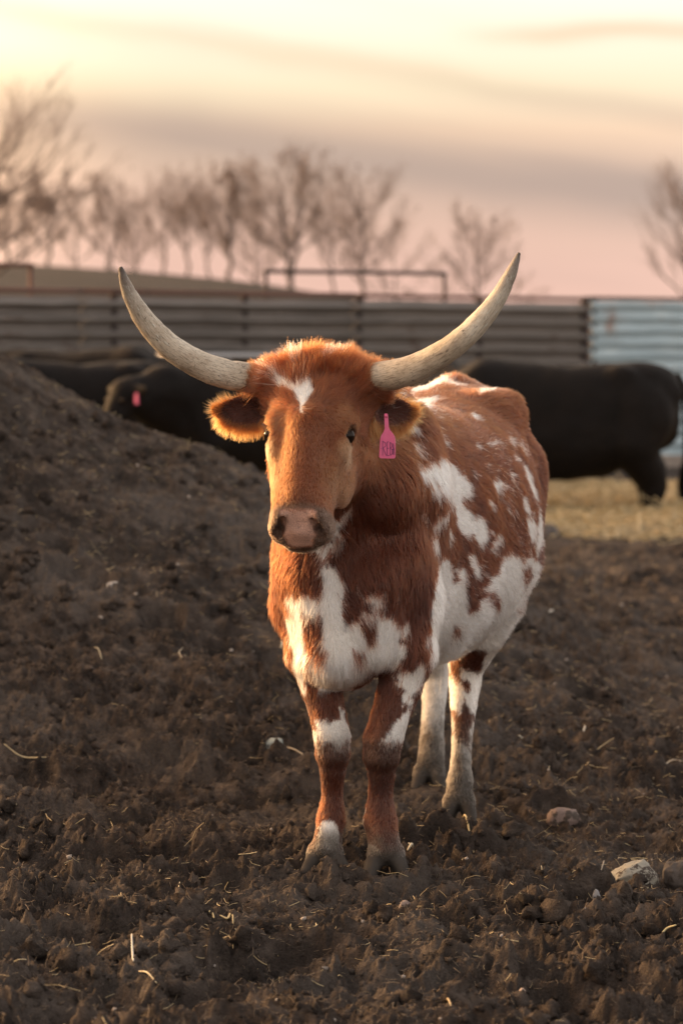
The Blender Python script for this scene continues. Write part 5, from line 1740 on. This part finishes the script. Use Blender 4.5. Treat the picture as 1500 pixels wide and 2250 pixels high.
# ---- hair
def hair_material():
    m = bpy.data.materials.new('hair')
    m.use_nodes = True
    t = NT(m.node_tree)
    at_ = t.n('ShaderNodeAttribute', attribute_name='coat')
    h = t.n('ShaderNodeBsdfHairPrincipled')
    h.parametrization = 'COLOR'
    t.put(h.inputs['Color'], at_.outputs['Color'])
    h.inputs['Roughness'].default_value = .42
    h.inputs['Radial Roughness'].default_value = .55
    h.inputs['Random Roughness'].default_value = .1
    h.inputs['Coat'].default_value = 0.0
    o = t.n('ShaderNodeOutputMaterial')
    t.link(h.outputs[0], o.inputs[0])
    return m


HAIR = hair_material()


def strands(root, nrm, flow, length, lift, droop, wav, colour, radius, name, parent, npts=5, tipf=.25):
    n = len(root)
    d = flow * (1 - lift)[:, None] + nrm * lift[:, None]
    d /= np.linalg.norm(d, axis=1, keepdims=True)
    T = np.linspace(0, 1, npts)
    side = np.cross(nrm, flow)
    P = np.zeros((n, npts, 3), np.float32)
    ph = rng.uniform(0, 6.28, n)
    for k, tt in enumerate(T):
        q = root + d * (length * tt)[:, None]
        q = q + (flow - nrm * .35) * (length * droop * tt * tt)[:, None]
        q = q + side * (length * wav * np.sin(ph + 2.6 * tt) * tt)[:, None]
        P[:, k] = q
    cu = bpy.data.hair_curves.new(name)
    cu.add_curves([npts] * n)
    P = P - np.array(parent.location, np.float32)[None, None]
    cu.attributes['position'].data.foreach_set('vector', P.ravel())
    ra = cu.attributes.get('radius') or cu.attributes.new('radius', 'FLOAT', 'POINT')
    rr = radius[:, None] * (1 - (1 - tipf) * T[None] ** 1.5)
    ra.data.foreach_set('value', rr.astype(np.float32).ravel())
    ca = cu.attributes.new('coat', 'FLOAT_COLOR', 'CURVE')
    rgba = np.ones((n, 4), np.float32)
    rgba[:, :3] = colour
    ca.data.foreach_set('color', rgba.ravel())
    cu.materials.append(HAIR)
    o = bpy.data.objects.new(name, cu)
    col.objects.link(o)
    o.parent = parent
    return o


def roots_on(v, f, n, weight):
    tri = np.concatenate([f[:, [0, 1, 2]], f[:, [0, 2, 3]]])
    a, b, c = v[tri[:, 0]], v[tri[:, 1]], v[tri[:, 2]]
    area = np.linalg.norm(np.cross(b - a, c - a), axis=1) * weight[tri].mean(1)
    cdf = np.cumsum(area)
    k = np.searchsorted(cdf, rng.random(n) * cdf[-1])
    k = np.minimum(k, len(tri) - 1)
    r1, r2 = np.sqrt(rng.random(n)), rng.random(n)
    w = np.stack([1 - r1, r1 * (1 - r2), r1 * r2], 1)
    p = (v[tri[k]] * w[:, :, None]).sum(1)
    return p


seen = sstep(-(LN @ np.array([-.05, 1.0, -.1])), -.35, .05)       # thinner on the far quarters
side_seen = sstep(LN @ BL, -.3, .2)
wgt = .22 + .78 * np.maximum(seen, .9 * side_seen)
wgt = wgt * (1 + 1.5 * LZ['head'] + .5 * LZ['leg'])
wgt = wgt * (1 - pm) * (1 - .75 * LZ['inner']) * (lv[:, 2] > .062)
for ey in EYES:
    wgt = wgt * (np.linalg.norm(lv - ey, axis=1) > .029)
NH = 330000
hp = roots_on(lv, lf, NH, wgt)
hn = LS.grad(hp)
HZ = zones(hp)
hf = flow_of(hp, hn, HZ)
hu, hvv, hw_ = HZ['h'].T
z = HZ['z']
hl = np.full(NH, .024)
hl = hl + .010 * sstep(.85 - z, .0, .3) * (1 - HZ['leg'])
hl = np.where(HZ['s'] < .1, .026, hl)
hl = np.where((HZ['s'] < .0) & (z < .62) & (z > .47) & (np.abs(HZ['t'] + .02) < .10), .045, hl)
hl = hl * (1 - HZ['leg']) + .010 * HZ['leg']
facel = np.interp(hvv, [-.05, .02, .10, .18, .26, .5], [.050, .040, .022, .012, .008, .006])
hl = hl * (1 - HZ['head']) + facel * HZ['head']
hl = np.where((z < .13), .0045, hl)
hl = np.where(HZ['ear'] > .5, .014, hl)
hl = np.where((HZ['rim'] > .5) & (HZ['inner'] < .5), .013, hl)
hl = hl * rng.uniform(.65, 1.25, NH)
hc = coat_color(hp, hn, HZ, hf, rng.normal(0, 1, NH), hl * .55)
lift = np.full(NH, .24) + .10 * fbm(hp * 22, 2, seed=101) + rng.normal(0, .05, NH)
lift = lift + .22 * HZ['head'] * (1 - sstep(hvv, .02, .12)) + .10 * (HZ['ear'] > .5)
lift = np.clip(lift - .08 * HZ['leg'], .06, .75)
# tufts: neighbouring hairs lean together
cl = np.column_stack([fbm(hp * 55, 2, seed=111), fbm(hp * 55 + 7, 2, seed=112), fbm(hp * 55 + 13, 2, seed=113)])
hf2 = hf + .55 * cl + rng.normal(0, .10, (NH, 3))
hf2 -= hn * (hf2 * hn).sum(1, keepdims=True)
hf2 /= np.linalg.norm(hf2, axis=1, keepdims=True) + 1e-6
hc = hc * (1 + rng.normal(0, .16, (NH, 1))) * (1 + .30 * fbm(hp * 60, 2, seed=114))[:, None]
hc = np.clip(hc, .003, .92)
strands(hp, hn, hf2, hl, lift, .25, .10, hc, rng.uniform(.00045, .00085, NH), 'coat_hair', cow)

# the tousled poll between the horns
NT_ = 15000
pw = sstep(-LZ['h'][:, 1], -.075, -.02) * (np.abs(LZ['h'][:, 0]) < .165) * (LZ['h'][:, 2] > -.17) * (lv[:, 1] < 7.80) * (1 - LZ['ear'])
tp = roots_on(lv, lf, NT_, pw + 1e-9)
tn = LS.grad(tp)
TZ = zones(tp)
tu, tv, tw = TZ['h'].T
upw = np.array([0, 0, 1.0])
td = -HV * .42 + upw * .38
lock = np.column_stack([fbm(tp * 38, 2, seed=121), fbm(tp * 38 + 7, 2, seed=122), fbm(tp * 38 + 13, 2, seed=123)])
tdir = td[None] + HU[None] * (tu * 7.0)[:, None] + HW[None] * .12 + .80 * lock + rng.normal(0, .14, (NT_, 3))
tdir[:, 2] -= 1.1 * sstep(np.abs(tu), .07, .14)
tdir /= np.linalg.norm(tdir, axis=1, keepdims=True)
tl = np.interp(np.abs(tu), [0, .06, .12, .16], [.042, .043, .044, .042]) * rng.uniform(.55, 1.2, NT_) * (1 + .5 * lock[:, 0])
tfl = flow_of(tp, tn, TZ)
tc = coat_color(tp, tn, TZ, tfl, rng.normal(0, .6, NT_))
tc = np.clip(tc * .70 * (1 + rng.normal(0, .14, (NT_, 1))), .003, .9)
strands(tp, tn * 0 + tdir * .01, tdir, tl, np.zeros(NT_), .12, .20, tc, rng.uniform(.0004, .0007, NT_), 'poll_hair', cow, 6)

# long fringe round the ears
for base, ax, eu, fr in EARS:
    n = 2600
    q = lv - base
    rim = (LZ['rim'] > .5) & (np.linalg.norm(q, axis=1) < .2) & (np.abs(q @ fr) < .03)
    fp = roots_on(lv, lf, n, rim * (.06 + 1.0 * sstep(-(q @ eu), .0, .025) + .5 * sstep(q @ ax, .12, .16)) + 1e-9)
    fq = fp - base
    cn = (fq @ eu)[:, None]
    out = ax[None] * .45 + eu[None] * np.clip(cn / .03, -1.2, 1.2) + fr[None] * rng.uniform(-.3, .5, (n, 1)) + np.array([[0, 0, -.35]])
    out = out + .5 * np.column_stack([fbm(fp * 60, 2, seed=131), fbm(fp * 60 + 5, 2, seed=132), fbm(fp * 60 + 9, 2, seed=133)])
    out /= np.linalg.norm(out, axis=1, keepdims=True)
    fl = rng.uniform(.010, .028, n) * (1 + .3 * sstep(-cn[:, 0], -.01, .03))
    fcol = np.clip(np.array((.25, .075, .016))[None] * (1 + rng.normal(0, .15, (n, 1))), .01, .9)
    strands(fp, out * .01, out, fl, np.zeros(n), .15, .22, fcol, rng.uniform(.0003, .0005, n), 'ear_fringe', cow)

# switch of the tail
n = 2500
sp = B(1.56, -.09, .64)[None] + rng.normal(0, .014, (n, 3)) * np.array([1, 1, 5.0])
sd_ = np.array([[0, .05, -1.0]]) + rng.normal(0, .10, (n, 3))
sd_ /= np.linalg.norm(sd_, axis=1, keepdims=True)
strands(sp, sd_ * .01, sd_, rng.uniform(.10, .20, n), np.zeros(n), .1, .10, np.clip(WHITE[None] * (1 + rng.normal(0, .1, (n, 1))), .05, .9),
        np.full(n, .0006), 'tail_switch', cow)


# ---- horns
def horn_material():
    m, t, bs, out = material('horn')
    along = t.n('ShaderNodeAttribute', attribute_name='along').outputs['Fac']
    around = t.n('ShaderNodeAttribute', attribute_name='around').outputs['Vector']
    geo = t.n('ShaderNodeTexCoord').outputs['Object']
    blot = t.noise(geo, 9.0, 6, .7)
    c = t.ramp(blot, [(.30, (.26, .205, .15)), (.46, (.52, .43, .32)), (.60, (.68, .59, .46)), (.75, (.78, .72, .60))])
    tip = t.ramp(along, [(.0, (.34, .25, .17)), (.14, (.46, .37, .25)), (.55, (.55, .50, .42)), (.78, (.24, .205, .18)), (.95, (.045, .036, .033))])
    c = t.mix(t.step(along, .45, .9), c, tip)
    c = t.mix(t.math('MULTIPLY', t.step(along, .16, .0), .6), c, (.30, .20, .12))
    # fine grain running along the horn, flaking bands and dirt
    grain = t.noise(t.mapping(around, scale=(7, 7, 2.2)), 4.0, 5, .7)
    c = t.mix(t.math('MULTIPLY', t.step(grain, .50, .62), .60), c, (.13, .095, .065))
    flake = t.noise(t.mapping(around, scale=(2.6, 2.6, 4)), 2.2, 6, .75, .8)
    c = t.mix(t.math('MULTIPLY', t.step(flake, .57, .64), .75), c, (.10, .075, .055))
    pale = t.math('MULTIPLY', t.step(t.noise(t.mapping(around, scale=(5, 5, 3)), 3.0, 4, .6), .58, .66), t.step(along, .35, .55))
    c = t.mix(t.math('MULTIPLY', pale, t.step(along, .9, .7)), c, (.70, .70, .62))
    t.put(bs.inputs['Base Color'], c)
    bs.inputs['Roughness'].default_value = .42
    b = t.n('ShaderNodeBump')
    b.inputs['Strength'].default_value = .7
    b.inputs['Distance'].default_value = .004
    t.put(b.inputs['Height'], t.math('ADD', grain, t.math('MULTIPLY', flake, .8)))
    t.link(b.outputs[0], bs.inputs['Normal'])
    return m


HORN = horn_material()
for pts in ([(618, 830, 7.79, 30), (545, 829, 7.765, 33.5), (490, 820, 7.745, 32), (430, 797, 7.72, 30.5), (372, 760, 7.69, 28), (324, 710, 7.66, 24),
             (292, 660, 7.63, 18), (274, 618, 7.60, 11.5), (266, 592, 7.585, 6), (263.5, 587, 7.583, 2.0)],
            [(765, 836, 7.75, 31), (828, 829, 7.68, 34.5), (882, 819, 7.63, 32.5), (940, 795, 7.585, 30), (1000, 757, 7.54, 27), (1050, 710, 7.52, 24),
             (1090, 660, 7.51, 20), (1116, 613, 7.505, 14.5), (1132, 575, 7.50, 8.5), (1139, 558, 7.50, 4), (1140.5, 555, 7.50, 1.5)]):
    S_ = spline([(*at(px, py, Y), r / FPX * Y) for px, py, Y, r in pts], 90)
    # uneven growth
    rr = S_[:, 3] * (1 + .020 * vnoise(np.column_stack([np.arange(90) * .30, np.zeros(90)]), seed=int(pts[0][0])))
    v, f = sweep(S_[:, :3], rr, 28)
    i = np.repeat(np.arange(90), 28)
    v = v + .0016 * fbm(v * 60, 3, seed=5)[:, None] * (v - S_[i, :3]) / (rr[i][:, None] + 1e-6)
    o = mesh_obj('horn', v, f, HORN, cow, offset=ROOT)
    L = i / 89.0
    a_ = o.data.attributes.new('along', 'FLOAT', 'POINT')
    a_.data.foreach_set('value', L.astype(np.float32))
    ang = np.tile(np.arange(28), 90) * 2 * math.pi / 28
    ar = np.column_stack([np.cos(ang) * .5 + pts[0][0] * .01, np.sin(ang) * .5, L * 4]).astype(np.float32)
    a_ = o.data.attributes.new('around', 'FLOAT_VECTOR', 'POINT')
    a_.data.foreach_set('vector', ar.ravel())

# ---- eyes
em, et, ebs, eo = material('eye')
obj_ = et.n('ShaderNodeTexCoord').outputs['Object']
et.put(ebs.inputs['Base Color'], et.mix(et.noise(obj_, 60, 3, .6), (.006, .004, .003), (.022, .012, .007)))
ebs.inputs['Roughness'].default_value = .10
ebs.inputs['Specular IOR Level'].default_value = .18
ev, ef = ico2(3)
for ey in EYES:
    o = mesh_obj('eye', ev * .0232, ef, em, cow)
    o.location = ey - ROOT
    # lashes
n = 260
for e, ey in zip((-1, 1), EYES):
    a = rng.uniform(-.95, .95, n)
    rp = ey + HU * (e * .012) + HW[None] * (np.sin(a) * .020 + .006)[:, None] - HV[None] * (np.cos(a) * .021)[:, None]
    dd = HU * e * .8 - HV * .15 + rng.normal(0, .16, (n, 3)) + HW[None] * (np.sin(a) * .35)[:, None]
    dd /= np.linalg.norm(dd, axis=1, keepdims=True)
    strands(rp, dd * .01, dd, rng.uniform(.008, .016, n), np.zeros(n), .2, .08, np.tile(np.array([[.05, .024, .014]]), (n, 1)), np.full(n, .0003), 'eyelash', cow)

# ---- ear tag with its hand-lettered name
tc_ = at(850, 960, 7.60)
tax = np.array([.985, -.15, .06])
tax /= np.linalg.norm(tax)
tup = np.array([-.10, .02, 1.0])
tup -= tax * (tup @ tax)
tup /= np.linalg.norm(tup)
tfr = np.cross(tax, tup)
TPX = 7.60 / FPX


def tag_pt(px, py, off=0.0):
    """from photograph units round the tag's centre to the tag's own plane"""
    return tc_ + tax * ((px - 850) * TPX) + tup * ((960 - py) * TPX) + tfr * off


outline = [(846.5, 911), (848, 908.5), (852, 908.5), (854.5, 911), (855, 925), (855, 939), (857, 945), (863, 953), (867, 960), (868, 970), (867, 990), (866, 1005),
           (864, 1008), (850, 1007.5), (833, 1006), (830, 1003), (832, 985), (834.5, 966), (837, 957), (843, 948), (846, 942), (846.5, 930)]
no = len(outline)
th_ = .0016
v = np.array([tag_pt(x, y, s * th_) for s in (1, -1) for x, y in outline])
f = [list(range(no))[::-1], [no + k for k in range(no)]] + [[k, (k + 1) % no, no + (k + 1) % no, no + k] for k in range(no)]
tm, tt_, tb, to_ = material('tag_plastic')
tt_.put(tb.inputs['Base Color'], tt_.mix(tt_.noise(tt_.n('ShaderNodeTexCoord').outputs['Object'], 70, 4, .6), (.60, .085, .205), (.78, .15, .30)))
tb.inputs['Roughness'].default_value = .42
etag = mesh_obj('ear_tag', v, f, tm, cow, smooth=False, offset=ROOT)
strokes = {'R': [[(838, 1000), (840, 968)], [(840, 969), (846, 973), (846, 980), (839, 984)], [(840, 984), (846, 1001)]],
           'E': [[(849.5, 971), (848, 1001)], [(849.5, 971), (853.5, 971)], [(849, 985), (852.6, 985)], [(848, 1001), (853, 1001)]],
           'B': [[(856, 972), (855, 1001)], [(856, 972), (859.5, 975), (859.5, 982), (856, 985)], [(856, 985), (860, 989), (859.8, 997), (855.3, 1001)]],
           'A': [[(861.2, 1000), (862.8, 975)], [(862.8, 975), (864.6, 1000)], [(859.8, 988), (865, 988)]],
           'dots': [[(834.5, 985), (836, 985)], [(866.6, 986), (867.2, 986)]]}
inkm = plain('ink', (.10, .025, .10), .6, var=.2)
V_, F_ = [], []
for ss in strokes.values():
    for s_ in ss:
        P = np.array([tag_pt(x, y, -th_ - .0006) for x, y in s_])
        if (P[0] - cam.location[:]) @ tfr * 1 < 0:
            pass
        for a, b in zip(P[:-1], P[1:]):
            v_, f_ = tubes([(*a, *b, .00075, .00075)], 5)
            F_ += [[i + len(V_) for i in q] for q in f_.tolist()]
            V_ += v_.tolist()
side_sign = 1 if tfr[1] < 0 else -1
V_ = np.array(V_) + tfr * (th_ + .0006) + tfr * side_sign * (th_ + .0002)
mesh_obj('lettering', V_, F_, inkm, etag, offset=ROOT)
v, f = ico2(1)
o = mesh_obj('stud', v * .0045, f, tm, etag)
o.location = tag_pt(850.5, 914) + tfr * side_sign * .002 - ROOT


# ================================================================== BLACK CATTLE
def sculpt_black(hz):
    """own frame: faces -Y, x to its left, stands on z = 0"""
    S = Solid((-.55, -1.35, -.03), (.55, 1.30, 1.50), .025)
    A, L_, U = np.array([0, 1.0, 0]), np.array([1.0, 0, 0]), np.array([0, 0, 1.0])
    S.loft((0, 0, 0), A, L_, U, [(-.62, 0, .10, .62, 1.02), (-.52, 0, .20, .52, 1.18), (-.36, 0, .27, .46, 1.30), (-.10, 0, .30, .43, 1.29), (.22, 0, .34, .42, 1.265),
                                (.50, 0, .33, .46, 1.27), (.72, 0, .30, .55, 1.295), (.88, 0, .275, .64, 1.285), (.99, 0, .22, .68, 1.25), (1.04, 0, .14, .76, 1.18)], 2.6, .05)
    for e in (-1, 1):
        S.ell((e * .20, -.40, .95), (.10, .20, .30), None, .10)
        S.cone((e * .21, .60, 1.19), (e * .24, .66, 1.19), .07, .055, .06)
        S.cone((e * .12, .95, 1.12), (e * .13, 1.01, 1.06), .06, .05, .06)
        S.ell((e * .26, .80, .86), (.07, .16, .22), None, .08)
        S.chain([(np.array((e * .17, -.40, .70)), .12), (np.array((e * .15, -.42, .52)), .085), (np.array((e * .14, -.44, .36)), .065), (np.array((e * .14, -.44, .18)), .046),
                 (np.array((e * .14, -.45, .10)), .055), (np.array((e * .14, -.48, .03)), .062)], .05)
        S.chain([(np.array((e * .17, .74, .95)), .20), (np.array((e * .19, .70, .70)), .17), (np.array((e * .16, .82, .52)), .115), (np.array((e * .15, .86, .40)), .080),
                 (np.array((e * .15, .83, .18)), .062), (np.array((e * .15, .82, .10)), .065), (np.array((e * .15, .79, .03)), .068)], .05)
    hd = np.array((0, -1.10, hz))
    nz = np.array((0, -1.24, hz - .32))
    S.chain([(np.array((0, -.36, 1.05)), .24), (np.array((0, -.72, .80 + .28 * hz)), .18), (hd + np.array((0, .10, .0)), .14)], .10)
    S.chain([(np.array((0, -.50, .80)), .15), (np.array((0, -.78, .56 + .35 * hz)), .11), (hd + np.array((0, .05, -.06)), .09)], .10)
    S.chain([(hd, .125), ((hd + nz) / 2 + np.array((0, .0, .0)), .10), (nz, .082)], .06)
    for e in (-1, 1):
        S.ell(hd + np.array((e * .20, .04, .03)), (.115, .028, .060), None, .04)
    return S


HIDE_B, tb_, bb_, ob_ = material('black_hide')
g_ = tb_.n('ShaderNodeTexCoord').outputs['Object']
tb_.put(bb_.inputs['Base Color'], tb_.mix(tb_.noise(g_, 6, 5, .65), (.0040, .0034, .0032), (.013, .0095, .008)))
bb_.inputs['Roughness'].default_value = .65
bb_.inputs['Specular IOR Level'].default_value = .12
bm_ = tb_.n('ShaderNodeBump')
bm_.inputs['Strength'].default_value = .5
bm_.inputs['Distance'].default_value = .02
tb_.put(bm_.inputs['Height'], tb_.noise(tb_.mapping(g_, scale=(1, 1, .35)), 38, 4, .65))
tb_.link(bm_.outputs[0], bb_.inputs['Normal'])


def make_black(hz):
    S = sculpt_black(hz)
    v, f = S.mesh()
    v = relax(v, f, 2)
    v = v + .020 * fbm(v * 4.2, 3, seed=151)[:, None] * S.grad(v)
    root = empty('black_cow', (0, 0, 0))
    mesh_obj('body', v, f, HIDE_B, root)
    pts = spline([(0, 1.02, 1.20, .035), (0, 1.09, 1.05, .030), (0, 1.10, .75, .022), (0, 1.09, .50, .020)], 16)
    vv, ff = sweep(pts[:, :3], pts[:, 3], 8)
    tl_ = mesh_obj('tail', vv, ff, HIDE_B, root)
    n = 260
    sp = np.column_stack([rng.normal(0, .016, n), 1.09 + rng.normal(0, .014, n), rng.uniform(.46, .56, n)])
    ep = sp + np.column_stack([rng.normal(0, .018, n), rng.normal(0, .018, n), -rng.uniform(.14, .30, n)])
    vv, ff = tubes(np.column_stack([sp, ep, np.full(n, .004), np.full(n, .0015)]), 3)
    mesh_obj('tail_switch', vv, ff, HIDE_B, tl_)
    hd = np.array((0, -1.10, hz))
    for e in (-1, 1):
        o = mesh_obj('eye', ev * .024, ef, em, root)
        o.location = hd + np.array((e * .105, -.07, -.05))
    return root


def place(o, px, Y, heading, scale, label, dz=0.0):
    """heading: degrees, 0 looks at the camera, 90 looks to the right of the picture"""
    p = at(px, 770, Y)
    h = base_height(np.array([p[0]]), np.array([Y]))[0]
    if Y < 27:
        h = ground_height(np.array([p[0]]), np.array([float(Y)]))[0]
    o.location = (p[0], Y, h + dz)
    o.rotation_euler = (0, 0, R(heading))
    o.scale = (scale,) * 3
    tag(o, label, 'cow', 'black cattle standing by the fence')
    return o


stand = make_black(1.08)
grz = make_black(.62)
place(grz, 1172, 26.3, -90, 1.22, 'big black cow standing broadside on straw right of the longhorn', dz=-.30)
place(stand, 528, 24.2, -54, 1.01, 'black cow with a pink ear tag behind the soil heap')
place(copy_tree(grz), 112, 25.2, -70, 1.03, 'black cow half hidden behind the crest of the soil heap')
place(copy_tree(grz), 215, 28.2, 72, 1.10, 'brownish black cow showing only its back between two others')
place(copy_tree(stand), 470, 31.6, -150, 1.05, 'black cow barely seen behind the ring feeder under the left horn')
place(copy_tree(stand), 915, 31.0, 20, 1.02, 'black cow glimpsed between the longhorn head and its right horn')
# pink tag in the second cow's ear
eh = np.array((.215, -1.085, 1.10))
v, f = box_vf(0, 0, 0, .055, .006, .085)
v[:, 0] *= np.where(v[:, 2] > 0, .6, 1)
pk = mesh_obj('ear_tag', v, f, tm, stand, smooth=False)
pk.location = eh + np.array((0, -.03, -.055))
